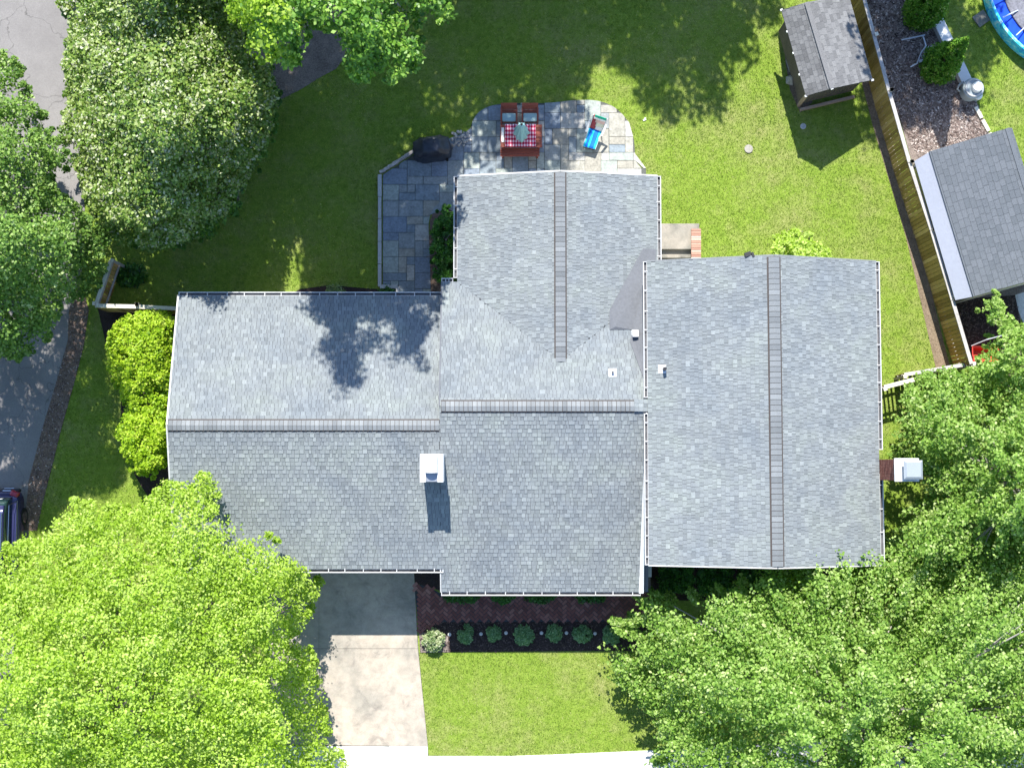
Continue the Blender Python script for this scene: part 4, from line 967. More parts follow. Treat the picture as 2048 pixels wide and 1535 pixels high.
fence(t, [(190, 611), (275, 613), (357, 617)], 1.5, .135, .012, rm_='woodpale', railw=.14, side=-1)
t = thing('corner_fence', 'short fence section running up from the left corner under the street tree', 'fence', P(205, 560))
fence(t, [(222, 520), (192, 608)], 1.5, .135, .012, rm_='woodpale', side=-1)

# ================================================================= NEIGHBOUR SIDE
def gable_roof_shed(t, r0, r1, l0, l1, e0, e1, mat, tab=.2, exw=.14, wall_mat='shedwood', inset=.18, singles=True, ridge_cap=True, tonef=None, mini=True):
    """r: ridge ends, l: left eave ends, e: right eave ends (world vectors with z)"""
    mb = MB()
    for a, b, c, d in ((l0, r0, r1, l1), (r0, e0, e1, r1)):
        vs = [a, b, c, d]; n = (b - a).cross(c - a)
        if n.z < 0: vs = vs[::-1]
        lo = [v - Vector((0, 0, .06)) for v in vs]; mb.add(lo + vs, [(3, 2, 1, 0), (4, 5, 6, 7), (0, 1, 5, 4), (1, 2, 6, 5), (2, 3, 7, 6), (3, 0, 4, 7)])
    roof = mb.build('roof', M['deck'], t); budget = 140
    field = MB()
    for a, b, c, d in ((l0, r0, r1, l1), (e0, r0, r1, e1)):       # eave0, ridge0, ridge1, eave1
        L = (d - a).length; Sl = (b - a).length; nr = int(Sl / exw); nrm = (d - a).cross(b - a).normalized(); nrm = nrm if nrm.z > 0 else -nrm
        for r in range(nr):
            x = -random.random() * tab
            while x < L:
                w = tab * random.uniform(.75, 1.3); p0, p1 = max(0, x + .004) / L, min(L, x + w - .004) / L
                if p1 - p0 > .01:
                    f0, f1 = r / nr, min(1, (r + 1) / nr + .003)
                    g = lambda s_, f_: a.lerp(d, s_).lerp(b.lerp(c, s_), f_)
                    q = [g(p0, f0) + nrm * .017, g(p1, f0) + nrm * .017, g(p1, f1) + nrm * .005, g(p0, f1) + nrm * .005]; lo = [g(p0, f0), g(p1, f0)]
                    o = q[0].copy(); tn = random.random(); vs = [v - o for v in q + lo]; up_ = (vs[1] - vs[0]).cross(vs[2] - vs[0]).z > 0
                    fs = [(0, 1, 2, 3) if up_ else (3, 2, 1, 0), (4, 5, 1, 0)]
                    if random.random() < .45 and budget > 0:
                        budget -= 1; m = MB(); m.add(vs, fs, tn); obj_at('shingle', m.data('shingle', M[mat]), o, roof)
                    else: field.add([v + o for v in vs], fs, tn)
                x += w
    kind(field.build('shingle_field', M[mat], roof), 'stuff')
    d = (r1 - r0).normalized(); x = Vector((-d.y, d.x, 0)); mb = MB(); mb.bar(r0 + Vector((0, 0, .02)), r1 + Vector((0, 0, .02)), .16, .02); mb.build('ridge_cap', M[mat], roof)
    return roof
t = thing('garden_shed', 'weathered grey shingled garden shed with dark plank gable at the top by the fence', 'shed', P(1640, 120))
l0, l1 = P(1563, 20, 2.1), P(1612, 192, 2.1); r0, r1 = P(1613, 5, 2.75), P(1664, 177, 2.75); e0, e1 = P(1697, -10, 2.1), P(1745, 160, 2.1)
gable_roof_shed(t, r0, r1, l0, l1, e0, e1, 'shedshingle', .22, .15)
def lerp4(a, b, c, d, u_, v_): return a.lerp(b, u_).lerp(d.lerp(c, u_), v_)
cs = [lerp4(l0, e0, e1, l1, u_, v_).to_2d() for u_, v_ in ((.09, .06), (.93, .06), (.93, .93), (.09, .93))]
mb = MB(); mb.prism([(p.x, p.y) for p in cs], 0.12, 2.02); mb.build('wall', M['shedwood'], t)
a, b = cs[3], cs[2]; rc = r0.lerp(r1, .93)
mb = MB(); dn = Vector((0, 0, 0)); mb.add([(a.x, a.y, 2.02), (b.x, b.y, 2.02), (rc.x, rc.y, 2.66)], [(0, 1, 2)]); mb.build('gable_wall', M['shedwood'], t)
dd = (b - a); L = dd.length; nrm2 = Vector((dd.y, -dd.x)).normalized()
for k in range(16):
    p = a + dd * ((k + .5) / 16) + nrm2 * .018; mb = MB(); mb.box((0, 0, 1.05), (L / 16 - .02, .03, 1.86), tone=random.random()); obj_at('plank', mb.data('plank', M['shedwood']), (p.x, p.y, .06), t, math.atan2(dd.y, dd.x))
mb = MB(); mb.bar(Vector((a.x, a.y, .1)) + nrm2.to_3d() * .25, Vector((b.x, b.y, .1)) + nrm2.to_3d() * .25, .10, .16); mb.build('sill_board', M['shedtrim'], t)
mb = MB(); mb.bar(Vector((a.x, a.y, 0)) + nrm2.to_3d() * .05, Vector((a.x, a.y, 2.0)) + nrm2.to_3d() * .05, .1); mb.build('corner_board', M['shedtrim'], t)
for q in (l0, l1, e1, r1.lerp(r1, 1), l0.lerp(l1, .25), l0.lerp(l1, .5), l0.lerp(l1, .75)):
    mb = MB(); mb.box((q.x, q.y, q.z - .02), (.09, .07, .07), R(20)); mb.build('rafter_end', M['white'], t)
mb = MB(); p = P(1586, 130); mb.box((p.x, p.y, .05), (.45, .5, .1), R(15)); tag(mb.build('paving_block', M['st_blue_grey'], bevel=.02), 'blue grey stone block lying on the soil left of the garden shed', 'stone block')
mb = MB(); p = P(1581, 161); mb.lathe(p, [(.22, 0), (.22, .05), (.05, .25), (.01, .28)], 5); tag(mb.build('garden_stone', M['st_tan']), 'small tan pyramid shaped stone beside the garden shed corner', 'stone')

t = thing('neighbour_shed', 'large dark shingled shed with a pale ribbed lean-to panel behind the fence', 'shed', P(1950, 450))
zw = 2.35
a0, a1, b0, b1 = P(1862, 302, zw), P(1950, 592, zw), P(2008, 267, zw), P(2096, 558, zw)
_d = (a1 - a0).normalized(); _x = Vector((-_d.y, _d.x, 0)); _x = _x if _x.x > 0 else -_x
m0, m1 = a0 + _x * 2.72 + Vector((0, 0, .38)), a1 + _x * 2.72 + Vector((0, 0, .38))
gable_roof_shed(t, m0, m1, a0, a1, m0 + _x * .25 - Vector((0, 0, .2)), m1 + _x * .25 - Vector((0, 0, .2)), 'neighshingle', .30, .19)
d = (a1 - a0).to_2d(); L = d.length; dn = d.normalized(); xo = Vector((-dn.y, dn.x)); xo = xo if xo.x < 0 else -xo
base = a0.to_2d(); far = P(2060, 262, 0).to_2d()
mb = MB(); o2 = -xo * 2.8; mb.prism([tuple(base - xo * .02), tuple(a1.to_2d() - xo * .02), tuple(a1.to_2d() + o2), tuple(base + o2)], 0, zw - .05); mb.build('wall', M['siding'], t)
lp0, lp1 = P(1829, 322, 2.0), P(1911, 600, 2.0)
for k in range(1):
    mb = MB(); g0, g1 = 0.0, 1.0; nr_ = 22; vs = []
    for i in range(2 * nr_ + 1):
        f = i / (2 * nr_); up_ = .012 if i % 2 else 0
        for g in (g0, g1):
            q = a0.lerp(a1, g).lerp(lp0.lerp(lp1, g), f); vs.append(q + Vector((0, 0, up_ - .03)))
    vs += [v - Vector((0, 0, .012)) for v in vs]; o4 = 2 * (2 * nr_ + 1)
    mb.add(vs, [(2 * i, 2 * i + 2, 2 * i + 3, 2 * i + 1) for i in range(2 * nr_)] + [(0, 1, o4 + 1, o4), (o4 - 2, o4 - 1, 2 * o4 - 1, 2 * o4 - 2)]); mb.build('ribbed_panel', M['vinyl'], t)
for g in (.03, .5, .97):
    q = lp0.lerp(lp1, g) - xo.to_3d() * .06; mb = MB(); mb.box((q.x, q.y, .97), (.08, .08, 1.94)); mb.build('post', M['woodbrown'], t)
mb = MB(); mb.bar(a0 + Vector((xo.x * .04, xo.y * .04, -.02)), a1 + Vector((xo.x * .04, xo.y * .04, -.02)), .06, .06); mb.build('eave_trim', M['neighshingle'], t)

t = thing('retaining_beam', 'thick white retaining beam between the mulch and the neighbour lawn', 'wall', P(1900, 100))
for a_, b_ in (((1868, 22), (1905, 100)), ((1906, 102), (1936, 166))):
    mb = MB(); p, q = P(*a_, .3), P(*b_, .3); p.z = q.z = .15; mb.bar(p, q, .42, .3); mb.build('beam', M['white'], t, bevel=.02)
for k in range(4):
    mb = MB(); p = P(1950 + k * 14, 215 + k * 26); q = P(1962 + k * 14, 237 + k * 26); p.z = q.z = .05; mb.bar(p, q, .13, .1); tag(mb.build('edging_board', M['woodpale']), 'pale low edging board along the neighbour lawn, number counted from the pool filter down', 'edging', 'edging boards') if False else mb.build('edging_board', M['woodpale'], t)

# pool filter tank
p = P(1936, 186); t = thing('pool_filter', 'round grey pool filter tank with white lid at the end of the white beam', 'pool filter', p)
mb = MB(); mb.lathe(p, [(.30, 0), (.36, .08), (.37, .45), (.40, .60), (.38, .64), (.30, .68), (.25, .70)], 24); mb.build('tank', M['tankgrey'], t, smooth=False)
mb = MB(); mb.lathe(p + Vector((0, 0, .66)), [(.34, 0), (.34, .05), (.29, .06), (.29, .03)], 24); mb.build('collar', M['kerbstone'], t)
mb = MB(); mb.lathe(p + Vector((.08, 0, .70)), [(.20, 0), (.20, .14), (.17, .2), (.08, .22)], 18); mb.build('lid', M['tanklid'], t)
q = P(1950, 196); mb = MB(); mb.lathe(q, [(.14, 0), (.16, .3), (.17, .34)], 16); mb.build('pump', M['tankgrey'], t)
mb = MB(); mb.lathe(q + Vector((0, 0, .34)), [(.17, 0), (.15, .05), (.05, .07)], 16); mb.build('pump_lid', M['tanklid'], t)
mb = MB(); mb.tube([p + Vector((-.36, .0, .2)), p + Vector((-.5, .06, .3)), p + Vector((-.46, .2, .4)), p + Vector((-.3, .3, .45))], .035, 8); mb.build('hose', M['tankgrey'], t)

# folding ladder frame
t = thing('pool_ladder', 'grey steel pool ladder lying on the mulch between the two cone evergreens', 'ladder', P(1845, 100))
mb = MB(); mb.tube([P(1803, 80, .3), P(1824, 76, .35), P(1850, 70, .4)], .03, 7); mb.build('rail', M['frame'], t)
mb = MB(); mb.tube([P(1821, 134, .3), P(1834, 127, .4), P(1843, 104, .5), P(1852, 92, .5), P(1846, 72, .45)], .028, 7); mb.build('rail', M['frame'], t)
mb = MB(); mb.tube([P(1850, 128, .3), P(1858, 118, .4), P(1864, 100, .5), P(1868, 94, .5)], .028, 7); mb.build('rail', M['frame'], t)
for k in range(4):
    mb = MB(); mb.bar(P(1838 + k * 5, 123 - k * 9, .42), P(1856 + k * 4.4, 118 - k * 8, .42), .10, .03); mb.build('rung', M['frame'], t)

# swimming pool
import itertools
A, B, C_ = P(1962, 0).to_2d(), P(1992, 62).to_2d(), P(2046, 122).to_2d()
def circ(a, b, c):
    d = 2 * (a.x * (b.y - c.y) + b.x * (c.y - a.y) + c.x * (a.y - b.y))
    ux = ((a.length_squared) * (b.y - c.y) + b.length_squared * (c.y - a.y) + c.length_squared * (a.y - b.y)) / d
    uy = ((a.length_squared) * (c.x - b.x) + b.length_squared * (a.x - c.x) + c.length_squared * (b.x - a.x)) / d
    return Vector((ux, uy)), (Vector((ux, uy)) - a).length
pc, pr = circ(A, B, C_)
if pr > 4.2: 
    n_ = (pc - B).normalized(); pr = 3.6; pc = B + n_ * pr
t = thing('swimming_pool', 'round blue above ground swimming pool at the top right corner', 'pool', (pc.x, pc.y, 0))
hz = .62
mb = MB(); mb.lathe((pc.x, pc.y, 0), [(pr, 0), (pr + .02, hz * .5), (pr, hz), (pr - .06, hz + .02), (pr - .10, hz)], 64); mb.f.pop(); mb.t.pop(); mb.mi.pop(); mb.build('pool_wall', M['poolwall'], t)
mb = MB(); mb.lathe((pc.x, pc.y, 0), [(pr - .10, hz), (pr - .14, .3), (pr - .5, .28)], 64); mb.f.pop(); mb.t.pop(); mb.mi.pop(); mb.build('liner', M['poolblue'], t)
mb = MB(); mb.lathe((pc.x, pc.y, 0), [(pr - .12, .36), (pr - .75, .38), (pr - .76, .41)], 48); mb.f = mb.f[:-49] if False else mb.f; mb.build('water_surface', M['poolblue'], t)
mb = MB(); mb.lathe((pc.x, pc.y, 0), [(pr - .62, .42), (pr - .64, .445)], 48); mb.build('sagging_cover', M['water'], t)
for ang in (208, 222, 236, 250, 194, 264):
    a_ = R(ang); u_ = Vector((math.cos(a_), math.sin(a_), 0)); c_ = Vector((pc.x, pc.y, 0)); side_ = Vector((-u_.y, u_.x, 0)) * .18
    mb = MB(); mb.tube([c_ + u_ * (pr - .9) + Vector((0, 0, .47)), c_ + u_ * (pr - .16) + Vector((0, 0, .69))], .025, 7); mb.build('frame_bar', M['frame'], t)
p = P(1962, 38); mb = MB(); mb.box((p.x, p.y, .03), (.52, .48, .06), R(35)); tag(mb.build('paving_square', M['stoop'], bevel=.01), 'single square grey paver on the lawn beside the pool', 'paver')

# red cart by the fence corner
p = P(1960, 712); t = thing('red_cart', 'red tub with grey handle half hidden behind the fence corner', 'cart', p)
mb = MB(); mb.add([(p.x - .38, p.y - .25, .2), (p.x + .38, p.y - .25, .2), (p.x + .38, p.y + .25, .2), (p.x - .38, p.y + .25, .2), (p.x - .5, p.y - .33, .6), (p.x + .5, p.y - .33, .6), (p.x + .5, p.y + .33, .6), (p.x - .5, p.y + .33, .6), (p.x - .44, p.y - .28, .55), (p.x + .44, p.y - .28, .55), (p.x + .44, p.y + .28, .55), (p.x - .44, p.y + .28, .55), (p.x - .34, p.y - .2, .25), (p.x + .34, p.y - .2, .25), (p.x + .34, p.y + .2, .25), (p.x - .34, p.y + .2, .25)],
    [(3, 2, 1, 0), (0, 1, 5, 4), (1, 2, 6, 5), (2, 3, 7, 6), (3, 0, 4, 7), (4, 5, 9, 8), (5, 6, 10, 9), (6, 7, 11, 10), (7, 4, 8, 11), (8, 9, 13, 12), (9, 10, 14, 13), (10, 11, 15, 14), (11, 8, 12, 15), (12, 13, 14, 15)]); mb.build('tub', M['red'], t)
mb = MB(); mb.tube([p + Vector((-.45, .35, .4)), p + Vector((0, .55, .75)), p + Vector((.75, .75, .8))], .02, 6); mb.build('handle', M['frame'], t)
for sx in (-1, 1):
    mb = MB(); mb.tube([p + Vector((sx * .40, -.1, .16)), p + Vector((sx * .47, -.1, .16))], .16, 14); mb.build('wheel', M['tyre'], t)

# ================================================================= PATIO FURNITURE
z0 = .036
def pt(px, py, z): return P(px, py, z)
t = thing('picnic_table', 'red brown wooden patio table under the checkered cloth', 'table', P(1042, 275, z0))
A_, B_ = pt(1001, 249, .76), pt(1084, 295, .76); cx, cy = (A_.x + B_.x) / 2, (A_.y + B_.y) / 2; tw, tl = B_.x - A_.x, A_.y - B_.y
for k in range(7):
    mb = MB(); mb.box((cx, cy - tl / 2 + tl * (k + .5) / 7, .745), (tw, tl / 7 - .012, .03)); mb.build('tabletop_plank', M['woodred'], t)
for sx in (-1, 1):
    for sy in (-1, 1):
        mb = MB(); mb.box((cx + sx * (tw / 2 - .12), cy + sy * (tl / 2 - .1), .38), (.08, .08, .69)); mb.build('leg', M['woodred'], t)
mb = MB(); mb.box((cx, cy, .70), (tw - .2, tl - .16, .05)); mb.build('apron', M['woodred'], t)
nx_, ny_ = 26, 18; mb = MB(); x0_, x1_, y0_, y1_ = pt(1010, 0, .765).x, pt(1071, 0, .765).x, pt(0, 293.5, .765).y, pt(0, 248.5, .765).y; vs = []
cxx, cyy = (x0_ + x1_) / 2, (y0_ + y1_) / 2
for j in range(ny_ + 1):
    for i in range(nx_ + 1):
        x = x0_ + (x1_ - x0_) * i / nx_; y = y0_ + (y1_ - y0_) * j / ny_; vs.append((x - cxx + .006 * math.sin(j), y - cyy, .768 + .006 * noise.noise(Vector((x * 6, y * 6, 0)))))
mb.add(vs, [(j * (nx_ + 1) + i, j * (nx_ + 1) + i + 1, (j + 1) * (nx_ + 1) + i + 1, (j + 1) * (nx_ + 1) + i) for j in range(ny_) for i in range(nx_)])
o = mb.build('tablecloth', M['checks'], smooth=True); o.location = (cxx, cyy, 0); so = o.modifiers.new('thick', 'SOLIDIFY'); so.thickness = .004
tag(o, 'red and white checkered cloth spread over the patio table', 'tablecloth')
t = thing('patio_umbrella', 'closed teal patio umbrella standing up through the table', 'umbrella', Vector((cx, cy, .77)))
ub = Vector((cx, cy + .02, 0))
mb = MB(); mb.tube([ub + Vector((0, 0, .08)), ub + Vector((0, 0, 2.45))], .022, 8); mb.build('pole', M['woodred'], t)
mb = MB(); fn = lambda a, z: 1 + .13 * math.sin(8 * a + z) + .12 * math.sin(3 * a)
mb.lathe(ub, [(.17, .95), (.27, 1.0), (.25, 1.2), (.19, 1.5), (.14, 1.8), (.11, 2.05), (.13, 2.15), (.07, 2.32), (.035, 2.36)], 64, fn=fn); mb.build('folded_canopy', M['teal'], t, smooth=True)
mb = MB(); mb.lathe(ub, [(.045, 2.36), (.05, 2.40), (.02, 2.47)], 10); mb.build('finial', M['blackplastic'], t)
A_, B_ = pt(1001, 296, .45), pt(1079, 313, .45); bcx, bcy = (A_.x + B_.x) / 2, (A_.y + B_.y) / 2; bw_, bl_ = B_.x - A_.x, A_.y - B_.y
t = thing('wooden_bench', 'red brown wooden bench on the house side of the patio table', 'bench', Vector((bcx, bcy, z0)))
for k in range(3):
    mb = MB(); mb.box((bcx, bcy - bl_ / 2 + bl_ * (k + .5) / 3, .44), (bw_, bl_ / 3 - .01, .03)); mb.build('seat_plank', M['woodred'], t)
for sx in (-1, 1):
    for sy in (-1, 1):
        mb = MB(); mb.box((bcx + sx * (bw_ / 2 - .08), bcy + sy * (bl_ / 2 - .05), .23), (.06, .05, .40)); mb.build('leg', M['woodred'], t)
def chair(pxc, label):
    c = P(pxc, 232, .45); t = thing('patio_chair', label, 'chair', Vector((c.x, c.y, z0)), 'wooden chairs at the patio table'); W_, D_ = .62, .52
    for k in range(4):
        mb = MB(); mb.box((c.x, c.y - D_ / 2 + D_ * (k + .5) / 4, .40), (W_ - .1, D_ / 4 - .012, .025)); mb.build('seat_slat', M['woodred'], t)
    mb = MB(); mb.box((c.x, c.y - .06, .46), (W_ - .12, D_ - .20, .08)); mb.build('seat_cushion', M['cushion'], t, bevel=.03)
    tl_ = Matrix.Rotation(R(-62), 4, 'X')
    for k in range(3):
        mb = MB(); mb.box((c.x, c.y + D_ / 2 + .01 + k * .048, .55 + k * .115), (W_ - .02, .085, .03), tilt=Matrix.Rotation(R(32), 4, 'X')); mb.build('back_slat', M['woodred'], t)
    for sx in (-1, 1):
        mb = MB(); mb.box((c.x + sx * (W_ / 2 - .02), c.y - .02, .62), (.055, D_ + .08, .03)); mb.build('armrest', M['woodred'], t)
        for sy in (-1, 1):
            mb = MB(); mb.box((c.x + sx * (W_ / 2 - .03), c.y + sy * (D_ / 2 - .03), .32), (.05, .05, .57)); mb.build('leg', M['woodred'], t)
chair(1018, 'wooden patio chair with pale teal cushion, the left one behind the table')
chair(1060, 'wooden patio chair with pale teal cushion, the right one nearest the lounger')
mb = MB(); p = pt(1005.5, 270, .77); mb.box((p.x, p.y, .775), (.10, .55, .015)); tag(mb.build('folded_towel', M['slingwhite'], bevel=.004), 'narrow folded white towel along the left end of the table', 'towel')

# lounger draped with towels
t = thing('lounge_chair', 'white folding lounger draped with bright towels on the sunny side of the patio', 'lounger', P(1188, 265, z0))
sa, sb2 = pt(1166, 293, .34), pt(1190, 299, .34); ma, mb2 = pt(1178, 256, .44), pt(1203, 263, .44); ta, tb = pt(1187, 229, 1.0), pt(1214, 238, 1.0)
def panel(name, a, b, c, d, mat, z=0, th=.02, sag=.0):
    mb = MB(); nU, nV = 4, 6; vs = []
    for j in range(nV + 1):
        for i in range(nU + 1):
            p = a.lerp(b, i / nU).lerp(d.lerp(c, i / nU), j / nV); p = p + Vector((0, 0, z - sag * math.sin(math.pi * i / nU) * math.sin(math.pi * j / nV) + .012 * noise.noise(p * 5))); vs.append(p)
    mb.add(vs, [(j * (nU + 1) + i, j * (nU + 1) + i + 1, (j + 1) * (nU + 1) + i + 1, (j + 1) * (nU + 1) + i) for j in range(nV) for i in range(nU)])
    o = mb.build(name, M[mat], t, smooth=True); s_ = o.modifiers.new('thick', 'SOLIDIFY'); s_.thickness = th; return o
L_ = lambda a, b, f: a.lerp(b, f)
panel('seat_sling', sa, sb2, mb2, ma, 'slingwhite', 0, .02, .03)
panel('back_sling', ma, mb2, tb, ta, 'redt', 0, .02, .03)
for f0, f1, m_ in ((0.0, .14, 'cyan'), (.14, .34, 'blue'), (.34, .48, 'cyan'), (.48, .82, 'blue'), (.82, 1.0, 'cyan')):
    panel('towel_stripe', L_(sa, sb2, f0), L_(sa, sb2, f1), L_(ma, mb2, f1), L_(ma, mb2, f0), m_, .025, .01, .02)
for g0, g1, f0, m_ in ((.0, .25, .45, 'slingwhite'), (.25, .5, .40, 'yellowt'), (.5, .72, .28, 'pinkt'), (.72, .84, .10, 'slingwhite'), (.84, 1.0, .12, 'greent')):
    a, b, c, d = L_(L_(ma, ta, g0), L_(mb2, tb, g0), f0), L_(mb2, tb, g0), L_(mb2, tb, g1), L_(L_(ma, ta, g1), L_(mb2, tb, g1), f0)
    panel('back_towel', a, b, c, d, m_, .03, .012, .01)
for s0, m0_, t0_ in ((sa, ma, ta), (sb2, mb2, tb)):
    mb = MB(); mb.tube([s0, m0_, t0_], .022, 8); mb.build('side_rail', M['white'], t)
    o_ = (m0_ - (sa.lerp(sb2, .5)).lerp(ma.lerp(mb2, .5), 1)).normalized() * .06
    mb = MB(); mb.bar(L_(s0, m0_, .7) + o_ + Vector((0, 0, .22)), L_(m0_, t0_, .55) + o_ + Vector((0, 0, .06)), .07, .03); mb.build('armrest', M['white'], t)
    for q in (L_(s0, m0_, .15), L_(m0_, t0_, .1)):
        mb = MB(); mb.tube([q, Vector((q.x, q.y, z0))], .018, 6); mb.build('leg', M['white'], t)
mb = MB(); mb.bar(sa + Vector((0, 0, -.05)), sb2 + Vector((0, 0, -.05)), .04, .06); mb.build('foot_rail', M['blackplastic'], t)
mb = MB(); p = P(1257, 295); mb.tube([p, p + Vector((0, 0, .045))], .075, 16); tag(mb.build('drain_cover', M['tankgrey']), 'small round dark cover set into a flagstone near the patio edge', 'drain cover')

# covered grill
c = P(866, 304, z0); t = thing('covered_grill', 'barbecue grill hidden under a black fabric cover on the patio', 'grill', c)
mb = MB(); rings = []; prof = [(.70, .40, .0), (.72, .42, .15), (.69, .39, .6), (.70, .40, .85), (.60, .36, .92), (.44, .34, 1.02), (.36, .28, 1.16), (.26, .20, 1.20), (.10, .08, 1.215)]
n = 48; vs = []
for k, (ax, ay, z) in enumerate(prof):
    for i in range(n):
        a = 2 * math.pi * i / n; ca, sa_ = math.cos(a), math.sin(a); e = 2 / 3.2
        x = math.copysign(abs(ca) ** e, ca) * ax; y = math.copysign(abs(sa_) ** e, sa_) * ay
        f = 1 + (.055 * math.sin(9 * a + k) + .04 * math.sin(17 * a + 2 * k)) * (1 - z / 2.2)
        q = Vector((x * f, y * f, z + .03 * noise.noise(Vector((x * 4, y * 4, k))))); q.rotate(Matrix.Rotation(R(8), 3, 'Z')); vs.append(c + q)
fs = [(k * n + i, k * n + (i + 1) % n, (k + 1) * n + (i + 1) % n, (k + 1) * n + i) for k in range(len(prof) - 1) for i in range(n)] + [tuple(range((len(prof) - 1) * n, len(prof) * n))]
mb.add(vs, fs); o = mb.build('fabric_cover', M['grillcover'], t, smooth=True)
mb = MB()
for sx in (-1, 1): mb.tube([c + Vector((sx * .5, -.28, .05)), c + Vector((sx * .58, -.28, .05))], .08, 10)
mb.build('wheel', M['tyre'], t)

# path lights in the front bed
for px, py, lab in ((899, 1268, 'small round path light between the variegated shrub and the oval one'), (962, 1267, 'small round path light between the oval shrub and the smallest one'), (1012, 1265, 'small round path light left of the largest dark shrub'),
        (1083, 1265, 'small round path light right of the largest dark shrub'), (1133, 1265, 'small round path light left of the wide green shrub'), (1190, 1266, 'small round path light nearest the maple branches')):
    p = P(px, py, .3); t = thing('path_light', lab, 'garden light', Vector((p.x, p.y, .022)), 'path lights in the front bed')
    mb = MB(); mb.tube([Vector((p.x, p.y, 0)), Vector((p.x, p.y, .30))], .012, 6); mb.build('stake', M['blackplastic'], t)
    mb = MB(); mb.lathe(Vector((p.x, p.y, .28)), [(.065, 0), (.065, .015), (.03, .035)], 14); mb.build('lamp_cap', M['kerbstone'], t)
    mb = MB(); mb.tube([Vector((p.x, p.y, .22)), Vector((p.x, p.y, .28))], .035, 10); mb.build('lens', M['tankgrey'], t)
# lawn bits
p = P(1497, 298); mb = MB(); mb.tube([p, p + Vector((0, 0, .05))], .16, 16); tag(mb.build('access_cover', M['st_buff']), 'round tan cap sitting in the middle of the sunny lawn', 'cap')
p = P(1606, 253); mb = MB(); mb.lathe(p, [(.11, 0), (.11, .05), (.07, .06), (.07, .03), (.03, .03)], 14); tag(mb.build('cleanout_cap', M['kerbstone']), 'small white ring cap in the shaded lawn below the garden shed', 'cap')
p = P(1289, 240); mb = MB(); mb.box((p.x, p.y, .03), (.12, .06, .03), R(25)); mb.box((p.x + .02, p.y + .03, .03), (.05, .11, .025), R(-10)); tag(mb.build('paper_scrap', M['white']), 'scrap of white paper on the lawn right of the patio', 'litter')

# ================================================================= THE CAR
cp = P(4, 1108); t = thing('parked_car', 'dark blue car with red tail light parked on the road at the left edge', 'car', Vector((cp.x, cp.y, .012)))
CL, CW = 4.7, 1.86
def section(y, hw, z0_, z1_, rr=.12):
    out = []
    for (sx, sz, a0) in ((1, -1, -90), (1, 1, 0), (-1, 1, 90), (-1, -1, 180)):
        for k in range(5):
            a = R(a0 + k * 22.5); out.append(cp + Vector((sx * (hw - rr) + rr * math.cos(a), y, (z1_ - rr if sz > 0 else z0_ + rr) + rr * math.sin(a))))
    return out
def loft(secs, mat, name, mats=None):
    mb = MB(); n = len(secs[0]); vs = [v for s_ in secs for v in s_]
    fs = [(k * n + i, (k + 1) * n + i, (k + 1) * n + (i + 1) % n, k * n + (i + 1) % n) for k in range(len(secs) - 1) for i in range(n)] + [tuple(range(n)), tuple(range(len(vs) - 1, len(vs) - n - 1, -1))]
    mb.add(vs, fs); return mb.build(name, M[mat], t, smooth=True)
h = CL / 2
loft([section(h, .66, .42, .80, .08), section(h - .06, .82, .32, .92), section(h - .3, .91, .28, .98), section(0, .93, .25, 1.0), section(-h + 1.0, .92, .28, .98), section(-h + .25, .85, .30, .82), section(-h, .62, .38, .68, .08)], 'navy', 'body')
loft([section(h - .22, .70, .9, 1.02, .05), section(h - .42, .68, .9, 1.50, .10), section(h - .8, .67, .9, 1.66, .12), section(-.1, .68, .9, 1.68, .12), section(-.75, .66, .9, 1.60, .12), section(-1.5, .74, .9, 1.02, .05)], 'carglass', 'windows')
loft([section(h - .50, .64, 1.5, 1.64, .05), section(h - .8, .65, 1.6, 1.70, .05), section(-.1, .66, 1.62, 1.72, .05), section(-.65, .62, 1.56, 1.66, .05)], 'navy', 'car_roof')
for sx in (-1, 1):
    mb = MB(); mb.tube([cp + Vector((sx * .60, h - .75, 1.76)), cp + Vector((sx * .61, -.5, 1.76))], .022, 6); mb.build('roof_rail', M['chrome'], t)
    mb = MB(); mb.tube([cp + Vector((sx * .88, h - .35, 1.0)), cp + Vector((sx * .76, h - .5, 1.46)), cp + Vector((sx * .75, -.6, 1.5)), cp + Vector((sx * .86, -1.4, 1.02)), cp + Vector((sx * .90, -.2, 1.01)), cp + Vector((sx * .88, h - .35, 1.0))], .014, 5); mb.build('window_trim', M['chrome'], t)
    mb = MB(); mb.box(cp + Vector((sx * .74, h - .10, .84)), (.30, .22, .24), R(-sx * 22)); mb.build('tail_light', M['taillight'], t, bevel=.05)
    mb = MB(); mb.box(cp + Vector((sx * .98, -.9, 1.0)), (.16, .12, .12)); mb.build('mirror', M['navy'], t, bevel=.03)
    for sy in (1.4, -1.45):
        mb = MB(); mb.tube([cp + Vector((sx * .72, sy, .34)), cp + Vector((sx * .93, sy, .34))], .33, 22); w_ = mb.build('wheel', M['tyre'], t)
        mb = MB(); mb.tube([cp + Vector((sx * .93, sy, .34)), cp + Vector((sx * .945, sy, .34))], .21, 18); mb.build('rim', M['chrome'], w_)
mb = MB(); mb.box(cp + Vector((0, h + .02, .48)), (1.62, .14, .22)); mb.build('rear_bumper', M['darkcar'], t, bevel=.05)
mb = MB(); mb.box(cp + Vector((.44, h + .10, .60)), (.36, .02, .03)); mb.box(cp + Vector((.40, h + .02, .74)), (.30, .03, .03)); mb.build('bumper_trim', M['chrome'], t)
mb = MB(); mb.tube([cp + Vector((-.05, h - .30, 1.2)), cp + Vector((.42, h - .28, 1.14))], .014, 5); mb.build('rear_wiper', M['chrome'], t)

